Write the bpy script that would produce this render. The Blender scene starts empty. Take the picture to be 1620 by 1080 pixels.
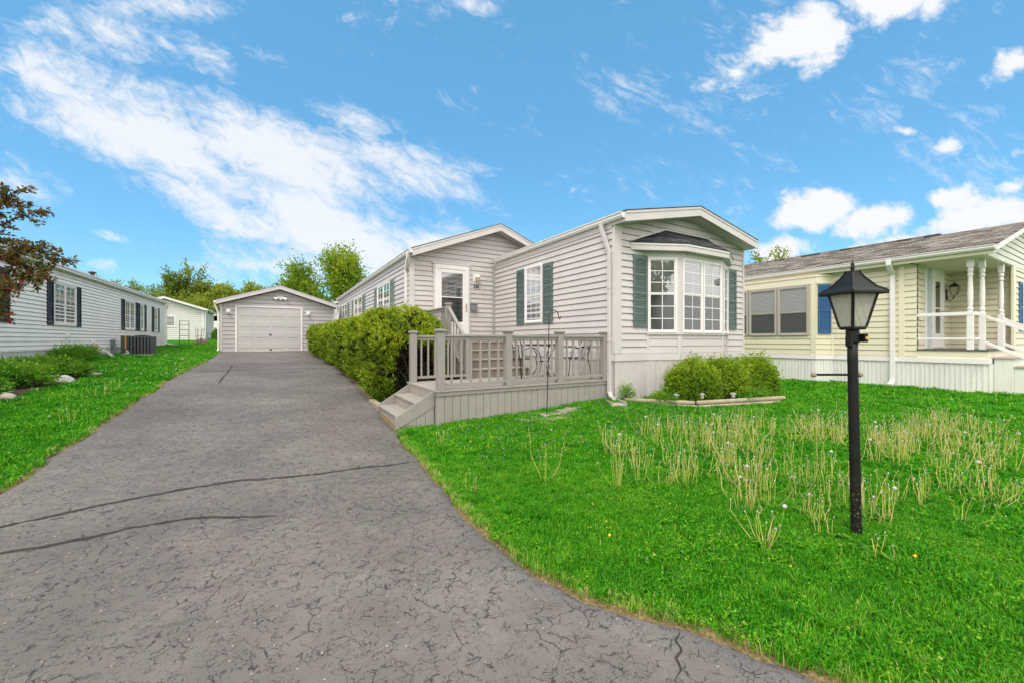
import bpy, bmesh, math, random
import numpy as np
from mathutils import Vector, Matrix
R_ = math.radians
rnd = random.Random(7)
C = bpy.context.scene.collection
scene = bpy.context.scene
E = 1.5            # eye height: every coordinate below is metres, z measured from the eye

# ------------------------------------------------------------------ camera, sky, sun, exposure
cd = bpy.data.cameras.new('camera'); cam = bpy.data.objects.new('camera', cd); C.objects.link(cam)
cd.sensor_width = 36; cd.lens = 14.0; cd.clip_start = 0.05; cd.clip_end = 3000
YAW = math.atan(370/630)
cam.location = (0, 0, E); cam.rotation_euler = (math.pi/2, 0, -YAW)
cd.shift_y = -2/1620
scene.camera = cam
scene.view_settings.view_transform = 'Standard'; scene.view_settings.look = 'None'
scene.view_settings.exposure = 1.0; scene.view_settings.gamma = 1.0
scene.cycles.max_bounces = 6; scene.cycles.transparent_max_bounces = 12

SUN_EL, SUN_AZ = R_(56), R_(-135)      # azimuth from +Y, clockwise
sd = bpy.data.lights.new('sun', 'SUN'); sun = bpy.data.objects.new('sun', sd); C.objects.link(sun)
sd.energy = 1.2; sd.angle = R_(24); sd.color = (1.0, 0.955, 0.88)
sv = Vector((math.cos(SUN_EL)*math.sin(SUN_AZ), math.cos(SUN_EL)*math.cos(SUN_AZ), math.sin(SUN_EL)))
sun.rotation_euler = (-sv).to_track_quat('-Z', 'Y').to_euler(); sun.location = (-8, -6, 20)

def build_world():
    w = bpy.data.worlds.new('World'); scene.world = w; w.use_nodes = True
    nt = w.node_tree; N = nt.nodes; L = nt.links; N.clear()
    def nd(t, **k):
        n = N.new(t)
        for a, b in k.items(): setattr(n, a, b)
        return n
    def math_(op, a, b=None, c=None, clamp=False):
        n = nd('ShaderNodeMath', operation=op, use_clamp=clamp)
        for i, x in enumerate((a, b, c)):
            if x is None: continue
            if isinstance(x, (int, float)): n.inputs[i].default_value = x
            else: L.new(x, n.inputs[i])
        return n.outputs[0]
    sky = nd('ShaderNodeTexSky'); sky.sky_type = 'NISHITA'; sky.sun_disc = False
    sky.sun_elevation = SUN_EL; sky.sun_rotation = SUN_AZ
    sky.altitude = 200; sky.air_density = 1.0; sky.dust_density = 0.4; sky.ozone_density = 2.0
    tc = nd('ShaderNodeTexCoord')
    # direction on the sky sphere -> flat chart of the sky over the houses (world directions, fixed compass bearing)
    mp = nd('ShaderNodeMapping', vector_type='POINT'); mp.inputs['Rotation'].default_value = (0, 0, YAW)
    L.new(tc.outputs['Generated'], mp.inputs['Vector'])
    sp = nd('ShaderNodeSeparateXYZ'); L.new(mp.outputs[0], sp.inputs[0])
    dep = math_('MAXIMUM', sp.outputs['Y'], 0.08)
    u = math_('DIVIDE', sp.outputs['X'], dep); v = math_('DIVIDE', sp.outputs['Z'], dep)
    cb = nd('ShaderNodeCombineXYZ'); L.new(u, cb.inputs[0]); L.new(v, cb.inputs[1])
    uv = cb.outputs[0]
    def blobs(lst):
        acc = None
        for (px, py, rx, ry, ang, wt) in lst:
            m = nd('ShaderNodeMapping', vector_type='TEXTURE')
            m.inputs['Location'].default_value = ((px-810)/630, (538-py)/630, 0)
            m.inputs['Rotation'].default_value = (0, 0, R_(-ang))
            m.inputs['Scale'].default_value = (rx/630, ry/630, 1)
            L.new(uv, m.inputs['Vector'])
            g = nd('ShaderNodeTexGradient', gradient_type='SPHERICAL'); L.new(m.outputs[0], g.inputs[0])
            s = math_('MULTIPLY', g.outputs['Fac'], wt)
            acc = s if acc is None else math_('MAXIMUM', acc, s)
        return acc
    def noise(scale, detail, rough, rot=0, stretch=(1, 1), dist=0.0, off=0.0):
        m = nd('ShaderNodeMapping', vector_type='TEXTURE')
        m.inputs['Rotation'].default_value = (0, 0, R_(-rot)); m.inputs['Scale'].default_value = (stretch[0], stretch[1], 1)
        m.inputs['Location'].default_value = (off, off*0.7, 0)
        L.new(uv, m.inputs['Vector'])
        n = nd('ShaderNodeTexNoise'); n.inputs['Scale'].default_value = scale; n.inputs['Detail'].default_value = detail
        n.inputs['Roughness'].default_value = rough; n.inputs['Distortion'].default_value = dist
        L.new(m.outputs[0], n.inputs['Vector'])
        return n.outputs['Fac']
    # thin cirrus bank on the left (angles clockwise as seen)
    cir = blobs([(60, 120, 190, 75, 25, .75), (230, 215, 330, 120, 27, 1.05), (450, 255, 340, 110, 18, 1.1), (640, 280, 190, 85, 15, .95),
                 (560, 185, 120, 38, 18, .85), (330, 320, 260, 80, 27, .85), (560, 380, 330, 90, 18, 1.1), (420, 420, 230, 60, 5, .95), (690, 390, 220, 60, 0, 1.0),
                 (280, 10, 150, 42, 5, .9), (110, 50, 110, 36, 35, .6), (330, 90, 130, 40, 30, .62), (420, 95, 70, 30, 10, .55), (260, 65, 70, 20, 40, .6),
                 (740, 8, 130, 32, 12, .72), (185, 378, 75, 20, 10, .8), (175, 415, 45, 22, -10, .75), (345, 360, 50, 18, 15, .8),
                 (1180, 150, 420, 300, -60, .2), (1400, 150, 190, 70, -10, .45), (1150, 330, 90, 150, 0, .42), (1330, 150, 120, 60, -40, .38), (1540, 200, 160, 90, -20, .32), (180, 60, 120, 60, 30, .7), (20, 290, 120, 90, 40, .45), (480, 330, 300, 120, 14, 1.0)])
    f1 = noise(3.2, 10, .62, 24, (2.2, .8), .6); f2 = noise(9, 8, .6, 18, (2.4, .9), .5, 3.1)
    f3 = noise(26, 8, .68, 30, (1.7, .9), .8, 5.7)
    fib = math_('ADD', math_('MULTIPLY', f1, .34), math_('ADD', math_('MULTIPLY', f2, .34), math_('MULTIPLY', f3, .32)))
    d1 = math_('ADD', cir, math_('MULTIPLY', math_('SUBTRACT', fib, .5), 4.2))
    mr = nd('ShaderNodeMapRange', interpolation_type='SMOOTHSTEP'); mr.inputs['From Min'].default_value = .14; mr.inputs['From Max'].default_value = 1.05
    mr.inputs['To Max'].default_value = .88
    L.new(d1, mr.inputs['Value']); c1 = mr.outputs[0]
    # heaped clouds on the right
    cum = blobs([(1270, 58, 250, 78, -27, 1.1), (1165, 112, 125, 42, -28, .95), (1400, -12, 200, 70, -20, 1.1), (1470, 12, 40, 34, -50, .7), (1600, 105, 75, 36, -22, .85),
                 (1298, 326, 118, 54, -6, 1.1), (1385, 345, 110, 46, -8, 1.05), (1560, 345, 150, 54, -12, 1.2), (1500, 312, 75, 26, -12, .8), (1600, 296, 70, 26, -8, .95),
                 (1490, 233, 72, 22, -4, .8), (1430, 208, 40, 16, 10, .6), (1240, 398, 75, 34, -8, .95), (1205, 190, 26, 14, -50, .5), (1440, 390, 120, 30, 0, .7), (1620, 240, 50, 14, -10, .6), (1345, 268, 26, 12, -25, .5)])
    n1 = noise(7, 12, .6, 0, (1.25, 1), .25, 1.7); n2 = noise(21, 8, .62, 0, (1.2, 1), .3, 8.2)
    pf = math_('ADD', math_('MULTIPLY', n1, .68), math_('MULTIPLY', n2, .32))
    d2 = math_('ADD', cum, math_('MULTIPLY', math_('SUBTRACT', pf, .5), 3.0))
    mr2 = nd('ShaderNodeMapRange', interpolation_type='SMOOTHSTEP'); mr2.inputs['From Min'].default_value = .30; mr2.inputs['From Max'].default_value = .78
    mr2.inputs['To Max'].default_value = .97
    L.new(d2, mr2.inputs['Value']); c2 = mr2.outputs[0]
    front = nd('ShaderNodeMapRange', interpolation_type='SMOOTHSTEP'); front.inputs['From Min'].default_value = .26; front.inputs['From Max'].default_value = .50
    L.new(sp.outputs['Y'], front.inputs['Value'])
    cl = math_('MULTIPLY', math_('MAXIMUM', c1, c2), front.outputs[0])
    # unseen overcast behind the viewer and overhead, added as bright neutral fill light
    nb = nd('ShaderNodeTexNoise'); nb.inputs['Scale'].default_value = 2.6; nb.inputs['Detail'].default_value = 7
    L.new(tc.outputs['Generated'], nb.inputs['Vector'])
    mb = nd('ShaderNodeMapRange', interpolation_type='SMOOTHSTEP'); mb.inputs['From Min'].default_value = .22; mb.inputs['From Max'].default_value = .45
    mb.inputs['To Max'].default_value = .95
    L.new(nb.outputs['Fac'], mb.inputs['Value'])
    bk = math_('MULTIPLY', mb.outputs[0], math_('SUBTRACT', 1.0, front.outputs[0]))
    cl = math_('ADD', cl, bk, clamp=True)
    # blue of the day: the Nishita sky with a little extra saturation
    hs = nd('ShaderNodeHueSaturation'); hs.inputs['Saturation'].default_value = SKY_SAT; hs.inputs['Value'].default_value = SKY_VAL; hs.inputs['Hue'].default_value = SKY_HUE
    L.new(sky.outputs[0], hs.inputs['Color'])
    tn = nd('ShaderNodeMix', data_type='RGBA', blend_type='MULTIPLY'); tn.inputs['Factor'].default_value = 1; tn.inputs[7].default_value = SKY_TINT
    L.new(hs.outputs[0], tn.inputs[6])
    ev = nd('ShaderNodeMix', data_type='RGBA'); ev.inputs['Factor'].default_value = .55; ev.inputs[7].default_value = (.50, 1.62, 2.75, 1)
    L.new(tn.outputs[2], ev.inputs[6])
    cc = nd('ShaderNodeMix', data_type='RGBA'); cc.inputs[6].default_value = (7.0, 6.7, 6.35, 1); cc.inputs[7].default_value = (3.25, 3.28, 3.36, 1)
    L.new(front.outputs[0], cc.inputs['Factor'])
    mx = nd('ShaderNodeMix', data_type='RGBA'); L.new(cc.outputs[2], mx.inputs[7])
    L.new(cl, mx.inputs['Factor']); L.new(ev.outputs[2], mx.inputs[6])
    bg = nd('ShaderNodeBackground'); bg.inputs['Strength'].default_value = 0.15
    L.new(mx.outputs[2], bg.inputs['Color'])
    out = nd('ShaderNodeOutputWorld'); L.new(bg.outputs[0], out.inputs[0])
SKY_SAT, SKY_VAL, SKY_HUE = 1.1, 1.0, 0.5
SKY_TINT = (.62, .80, .80, 1)
build_world()

# ------------------------------------------------------------------ materials
MATS = {}
def base_mat(name, rough=0.6, spec=0.3):
    m = bpy.data.materials.new(name); m.use_nodes = True
    nt = m.node_tree; b = nt.nodes['Principled BSDF']
    b.inputs['Roughness'].default_value = rough; b.inputs['Specular IOR Level'].default_value = spec
    return m, nt, b
def node(nt, t, **k):
    n = nt.nodes.new(t)
    for a, v in k.items(): setattr(n, a, v)
    return n
def ramp(nt, fac, stops):
    r = node(nt, 'ShaderNodeValToRGB'); e = r.color_ramp.elements
    while len(e) < len(stops): e.new(0.5)
    for x, (p, c) in zip(e, stops): x.position = p; x.color = (c[0], c[1], c[2], 1)
    if fac is not None: nt.links.new(fac, r.inputs[0])
    return r.outputs[0]
def tex_noise(nt, scale, detail=5, rough=.55, vec=None, dist=0):
    n = node(nt, 'ShaderNodeTexNoise'); n.inputs['Scale'].default_value = scale; n.inputs['Detail'].default_value = detail
    n.inputs['Roughness'].default_value = rough; n.inputs['Distortion'].default_value = dist
    if vec is not None: nt.links.new(vec, n.inputs['Vector'])
    return n.outputs['Fac']
def mixc(nt, fac, a, b, mode='MIX'):
    n = node(nt, 'ShaderNodeMix', data_type='RGBA', blend_type=mode)
    for s, x in ((0, fac), (6, a), (7, b)):
        if isinstance(x, tuple): n.inputs[s].default_value = (x[0], x[1], x[2], 1)
        elif isinstance(x, (int, float)): n.inputs[s].default_value = x
        else: nt.links.new(x, n.inputs[s])
    return n.outputs[2]
def mth(nt, op, a, b=None, clamp=False):
    n = node(nt, 'ShaderNodeMath', operation=op, use_clamp=clamp)
    for i, x in enumerate((a, b)):
        if x is None: continue
        if isinstance(x, (int, float)): n.inputs[i].default_value = x
        else: nt.links.new(x, n.inputs[i])
    return n.outputs[0]
def mrange(nt, v, a, b, c=0, d=1, smooth=True):
    n = node(nt, 'ShaderNodeMapRange'); n.interpolation_type = 'SMOOTHSTEP' if smooth else 'LINEAR'
    for k, x in zip(('From Min', 'From Max', 'To Min', 'To Max'), (a, b, c, d)): n.inputs[k].default_value = x
    nt.links.new(v, n.inputs['Value']); return n.outputs[0]
def bump(nt, b, h, strength=.3, dist=.01):
    n = node(nt, 'ShaderNodeBump'); n.inputs['Strength'].default_value = strength; n.inputs['Distance'].default_value = dist
    nt.links.new(h, n.inputs['Height']); nt.links.new(n.outputs[0], b.inputs['Normal'])
def wpos(nt): return node(nt, 'ShaderNodeNewGeometry').outputs['Position']

def painted(name, col, rough=.55, var=.12, scale=3.0, stain=None, stain_amt=.35, grain=None, spec=.3, streak=False):
    """paint / vinyl / stone: a base colour, cloudy variation, fine speckle, optional stains, optional wood grain along z"""
    m, nt, b = base_mat(name, rough, spec)
    P = wpos(nt); n1 = tex_noise(nt, scale, 6, .6, P); n2 = tex_noise(nt, 60, 3, .6, P)
    lo = tuple(c*(1-var) for c in col); hi = tuple(min(1, c*(1+var*.6)) for c in col)
    c = ramp(nt, n1, [(.32, lo), (.68, hi)])
    c = mixc(nt, .14, c, ramp(nt, n2, [(.35, tuple(x*.72 for x in col)), (.65, hi)]))
    if stain:
        vv = P
        if streak:
            mp = node(nt, 'ShaderNodeMapping'); mp.inputs['Scale'].default_value = (7, 7, .7); nt.links.new(P, mp.inputs[0]); vv = mp.outputs[0]
        s = tex_noise(nt, 1.6 if not streak else 1.0, 8, .7, vv)
        c = mixc(nt, mrange(nt, s, .52, .78, 0, stain_amt), c, stain)
    nt.links.new(c, b.inputs['Base Color'])
    h = n2
    if grain:
        mp = node(nt, 'ShaderNodeMapping'); mp.inputs['Scale'].default_value = grain; nt.links.new(P, mp.inputs[0])
        h = tex_noise(nt, 6, 6, .65, mp.outputs[0])
        c2 = mixc(nt, mrange(nt, h, .4, .75, 0, .3), c, tuple(x*.62 for x in col)); nt.links.new(c2, b.inputs['Base Color'])
    bump(nt, b, h, .12, .003)
    MATS[name] = m; return m
M_grey   = painted('grey vinyl siding', (.548, .507, .498), .5, .07, 1.5, (.36, .34, .31), .22, streak=True)
M_white  = painted('white vinyl siding', (.85, .82, .79), .5, .06, 1.5, (.5, .49, .45), .22, streak=True)
M_cream  = painted('cream vinyl siding', (.68, .63, .475), .5, .06, 1.5, (.5, .43, .28), .22, streak=True)
M_gtrim  = painted('light grey trim', (.58, .545, .54), .45, .07, 2, (.35, .34, .31), .25, streak=True)
M_wtrim  = painted('white trim', (.79, .755, .75), .42, .05, 3, (.5, .49, .45), .2, streak=True)
M_ctrim  = painted('cream trim', (.73, .67, .52), .45, .05, 3)
M_gskirt = painted('grey skirting', (.55, .51, .505), .5, .08, 2, (.30, .31, .25), .4, streak=True)
M_wskirt = painted('white skirting', (.72, .72, .68), .5, .08, 2, (.36, .38, .30), .5, streak=True)
M_green  = painted('green shutter', (.105, .15, .14), .5, .12, 4)
M_black  = painted('charcoal shutter', (.018, .02, .022), .45, .12, 4)
M_blue   = painted('blue shutter', (.035, .11, .26), .5, .12, 4)
M_deck   = painted('taupe composite board', (.33, .298, .265), .62, .10, 4, (.22, .20, .16), .35, (1.5, 22, 22), streak=False)
M_deckv  = painted('taupe composite upright', (.315, .29, .266), .62, .10, 4, (.20, .19, .15), .3, (22, 22, 1.2))
M_post   = painted('taupe rail paint', (.292, .267, .248), .55, .08, 5)
M_soil   = painted('garden soil', (.07, .05, .035), .95, .4, 9)
M_log    = painted('weathered landscape timber', (.33, .29, .20), .85, .25, 6, (.17, .19, .09), .6, (3, 3, 20))
M_stone  = painted('pale stone', (.42, .36, .30), .85, .25, 6, (.22, .19, .16), .5)
M_boulder= painted('brown boulder', (.16, .11, .085), .9, .3, 6)
M_paver  = painted('concrete paver', (.34, .29, .23), .9, .2, 7, (.16, .16, .10), .5)
M_conc   = painted('concrete sill', (.40, .37, .31), .85, .2, 5)
M_iron   = painted('black iron', (.012, .012, .013), .45, .2, 12, spec=.5)
M_lampb  = painted('black lamp paint', (.009, .0085, .008), .5, .25, 9, (.035, .028, .02), .3, spec=.28)
def _clippings():      # dried grass clippings stuck low on the post
    nt = M_lampb.node_tree; b = nt.nodes['Principled BSDF']; old = b.inputs['Base Color'].links[0].from_socket; P = wpos(nt)
    sp = node(nt, 'ShaderNodeSeparateXYZ'); nt.links.new(P, sp.inputs[0])
    f = mth(nt, 'MULTIPLY', mrange(nt, tex_noise(nt, 75, 3, .7, P), .60, .66), mrange(nt, sp.outputs['Z'], .18, .55, 1, 0))
    nt.links.new(mixc(nt, f, old, (.30, .26, .14)), b.inputs['Base Color'])
_clippings()
M_metal  = painted('grey metal', (.20, .21, .22), .4, .15, 6)
M_acgrey = painted('grey enamel', (.095, .10, .105), .45, .12, 4)
M_dark   = painted('dark recess', (.015, .015, .016), .8, .2, 4)
M_brass  = painted('brass', (.55, .38, .12), .3, .15, 12)
M_chrome = painted('satin nickel', (.5, .5, .5), .3, .1, 12)
M_rust   = painted('rusty wire', (.10, .065, .045), .7, .3, 12)
M_yel    = painted('yellow pipe', (.65, .38, .05), .5, .1, 8)
M_pot    = painted('terracotta', (.33, .15, .08), .8, .2, 9)
M_bark   = painted('bark', (.085, .065, .05), .9, .35, 12, grain=(9, 9, 1.5))
M_barkl  = painted('pale bark', (.17, .145, .115), .9, .3, 12, grain=(9, 9, 1.5))
M_blind  = painted('white blind', (.62, .61, .58), .7, .05, 3)
M_blindback = painted('dark blind backing', (.10, .105, .11), .7, .1, 3)  # dark sheet behind the blind slats, standing in for the unlit room
M_curtain= painted('pale curtain', (.55, .54, .52), .8, .12, 3, grain=(30, 30, .6))
M_solar  = painted('solar light plastic', (.34, .32, .27), .55, .15, 12)
M_bulb   = painted('frosted glass shade', (.80, .80, .78), .2, .05, 12, spec=.6)

def shingle(name, cols, along, updir, row=.145, wide=.32):
    m, nt, b = base_mat(name, .95, .1)
    P = wpos(nt); sp = node(nt, 'ShaderNodeSeparateXYZ'); nt.links.new(P, sp.inputs[0])
    def lin(w):
        acc = None
        for i, x in enumerate(w):
            if abs(x) < 1e-6: continue
            t = mth(nt, 'MULTIPLY', sp.outputs[i], x); acc = t if acc is None else mth(nt, 'ADD', acc, t)
        return acc
    cb = node(nt, 'ShaderNodeCombineXYZ'); nt.links.new(lin(along), cb.inputs[0]); nt.links.new(lin(updir), cb.inputs[1])
    br = node(nt, 'ShaderNodeTexBrick'); br.offset = .37; br.squash = 1
    for k, v in (('Scale', 1), ('Mortar Size', .008), ('Mortar Smooth', .1), ('Brick Width', wide), ('Row Height', row), ('Bias', 0.0)): br.inputs[k].default_value = v
    br.inputs['Color1'].default_value = (0, 0, 0, 1); br.inputs['Color2'].default_value = (1, 1, 1, 1); br.inputs['Mortar'].default_value = (0, 0, 0, 1)
    nt.links.new(cb.outputs[0], br.inputs['Vector'])
    n = tex_noise(nt, 2.2, 6, .7, cb.outputs[0]); g = tex_noise(nt, 160, 2, .5, P)
    f = mth(nt, 'ADD', mth(nt, 'MULTIPLY', br.outputs['Color'], .62), mth(nt, 'MULTIPLY', n, .38))
    c = ramp(nt, f, [(.18, cols[0]), (.45, cols[1]), (.78, cols[2])])
    c = mixc(nt, mrange(nt, g, .35, .7, 0, .35), c, tuple(x*.4 for x in cols[0]))
    c = mixc(nt, br.outputs['Fac'], c, tuple(x*.35 for x in cols[0]))
    nt.links.new(c, b.inputs['Base Color'])
    saw = mth(nt, 'FRACT', mth(nt, 'DIVIDE', lin(updir), row))
    h = mth(nt, 'SUBTRACT', mth(nt, 'ADD', mth(nt, 'MULTIPLY', mth(nt, 'SUBTRACT', 1, saw), .8), mth(nt, 'MULTIPLY', g, .25)), br.outputs['Fac'])
    bump(nt, b, h, .7, .012)
    return m
M_shing  = shingle('grey brown shingles', ((.075, .062, .052), (.17, .145, .122), (.33, .29, .25)), (0, 1, 0), (1.0, 0, .0))
M_shdark = shingle('charcoal shingles', ((.022, .023, .026), (.045, .047, .052), (.085, .087, .095)), (1, .25, 0), (0, .9, .9), .12, .28)
M_shroof = shingle('brown roof shingles', ((.06, .05, .04), (.11, .095, .08), (.17, .15, .13)), (0, 1, 0), (1.0, 0, 0))

def glass_mat(name, tint, refl=.5, rough=.02):
    m = bpy.data.materials.new(name); m.use_nodes = True; nt = m.node_tree; nt.nodes.clear()
    fr = node(nt, 'ShaderNodeFresnel'); fr.inputs['IOR'].default_value = 1.5
    tr = node(nt, 'ShaderNodeBsdfTransparent'); tr.inputs[0].default_value = (*tint, 1)
    gl = node(nt, 'ShaderNodeBsdfGlossy'); gl.inputs['Roughness'].default_value = rough; gl.inputs[0].default_value = (.9, .92, .95, 1)
    n = tex_noise(nt, .9, 2, .5, wpos(nt)); bp = node(nt, 'ShaderNodeBump'); bp.inputs['Strength'].default_value = .05; bp.inputs['Distance'].default_value = .05
    nt.links.new(n, bp.inputs['Height']); nt.links.new(bp.outputs[0], gl.inputs['Normal'])
    ml = mth(nt, 'ADD', mth(nt, 'MULTIPLY', fr.outputs[0], 1.0), refl, True)
    mx = node(nt, 'ShaderNodeMixShader'); nt.links.new(ml, mx.inputs[0]); nt.links.new(tr.outputs[0], mx.inputs[1]); nt.links.new(gl.outputs[0], mx.inputs[2])
    o = node(nt, 'ShaderNodeOutputMaterial'); nt.links.new(mx.outputs[0], o.inputs[0]); return m
M_glass  = glass_mat('window glass', (.86, .88, .88), .22)
M_glscr  = glass_mat('screened window glass', (.36, .37, .375), .06, .10)
M_gllamp = glass_mat('seeded lamp glass', (.75, .73, .68), .10, .2)
def _frost():
    nt = M_gllamp.node_tree; out = [n for n in nt.nodes if n.type == 'OUTPUT_MATERIAL'][0]; old = out.inputs[0].links[0].from_socket
    d = node(nt, 'ShaderNodeBsdfDiffuse'); d.inputs[0].default_value = (.80, .75, .66, 1); t = node(nt, 'ShaderNodeBsdfTranslucent'); t.inputs[0].default_value = (.85, .80, .70, 1)
    a = node(nt, 'ShaderNodeMixShader'); a.inputs[0].default_value = .5; nt.links.new(d.outputs[0], a.inputs[1]); nt.links.new(t.outputs[0], a.inputs[2])
    m = node(nt, 'ShaderNodeMixShader'); m.inputs[0].default_value = .72; nt.links.new(old, m.inputs[1]); nt.links.new(a.outputs[0], m.inputs[2]); nt.links.new(m.outputs[0], out.inputs[0])
_frost()

def leaf_mat(name, stops, trans=.35, rough=.5, inst=0):
    m = bpy.data.materials.new(name); m.use_nodes = True; nt = m.node_tree; b = nt.nodes['Principled BSDF']
    at = node(nt, 'ShaderNodeAttribute'); at.attribute_name = 'tint'
    fac = at.outputs['Fac']
    if inst: fac = mth(nt, 'ADD', fac, mth(nt, 'MULTIPLY', mth(nt, 'SUBTRACT', node(nt, 'ShaderNodeObjectInfo').outputs['Random'], .5), inst)); fac = mth(nt, 'ADD', fac, mth(nt, 'MULTIPLY', mth(nt, 'SUBTRACT', tex_noise(nt, 1.3, 4, .6, wpos(nt)), .5), .55), True)
    c = ramp(nt, fac, stops)
    nt.links.new(c, b.inputs['Base Color']); b.inputs['Roughness'].default_value = rough; b.inputs['Specular IOR Level'].default_value = .25
    t = node(nt, 'ShaderNodeBsdfTranslucent'); nt.links.new(c, t.inputs[0])
    mx = node(nt, 'ShaderNodeMixShader'); mx.inputs[0].default_value = trans
    nt.links.new(b.outputs[0], mx.inputs[1]); nt.links.new(t.outputs[0], mx.inputs[2])
    nt.links.new(mx.outputs[0], nt.nodes['Material Output'].inputs[0]); return m
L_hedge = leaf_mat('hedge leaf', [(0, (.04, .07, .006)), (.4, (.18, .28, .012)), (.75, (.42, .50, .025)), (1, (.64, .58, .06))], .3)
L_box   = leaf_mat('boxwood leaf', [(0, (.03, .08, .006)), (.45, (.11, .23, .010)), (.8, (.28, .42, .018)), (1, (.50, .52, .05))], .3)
L_maple = leaf_mat('maple leaf', [(0, (.08, .16, .01)), (.5, (.20, .32, .015)), (1, (.42, .48, .04))], .5)
L_spring= leaf_mat('spring leaf', [(0, (.10, .16, .012)), (.5, (.24, .31, .025)), (1, (.45, .47, .08))], .5)
L_red   = leaf_mat('crabapple leaf', [(0, (.05, .05, .015)), (.40, (.16, .16, .035)), (.66, (.24, .11, .04)), (.88, (.28, .05, .04)), (1, (.50, .015, .025))], .4)
L_bush  = leaf_mat('low shrub leaf', [(0, (.04, .15, .012)), (.5, (.11, .30, .018)), (1, (.30, .48, .04))], .4)
L_grass = leaf_mat('grass blade', [(0, (.010, .11, .003)), (.40, (.05, .32, .004)), (.70, (.15, .45, .008)), (.89, (.33, .50, .04)), (1, (.60, .55, .22))], .4, .5, .34)
L_stalk = leaf_mat('dandelion stalk', [(0, (.26, .42, .05)), (.5, (.54, .56, .12)), (.85, (.70, .60, .22)), (1, (.62, .36, .25))], .2)
L_puff  = leaf_mat('dandelion seed head', [(0, (.45, .43, .36)), (1, (.75, .74, .70))], .3)
L_yel   = leaf_mat('yellow flower', [(0, (.75, .52, .01)), (1, (.85, .65, .03))], .2)
L_vio   = leaf_mat('clover flower', [(0, (.26, .14, .34)), (1, (.50, .40, .52))], .2)

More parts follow.
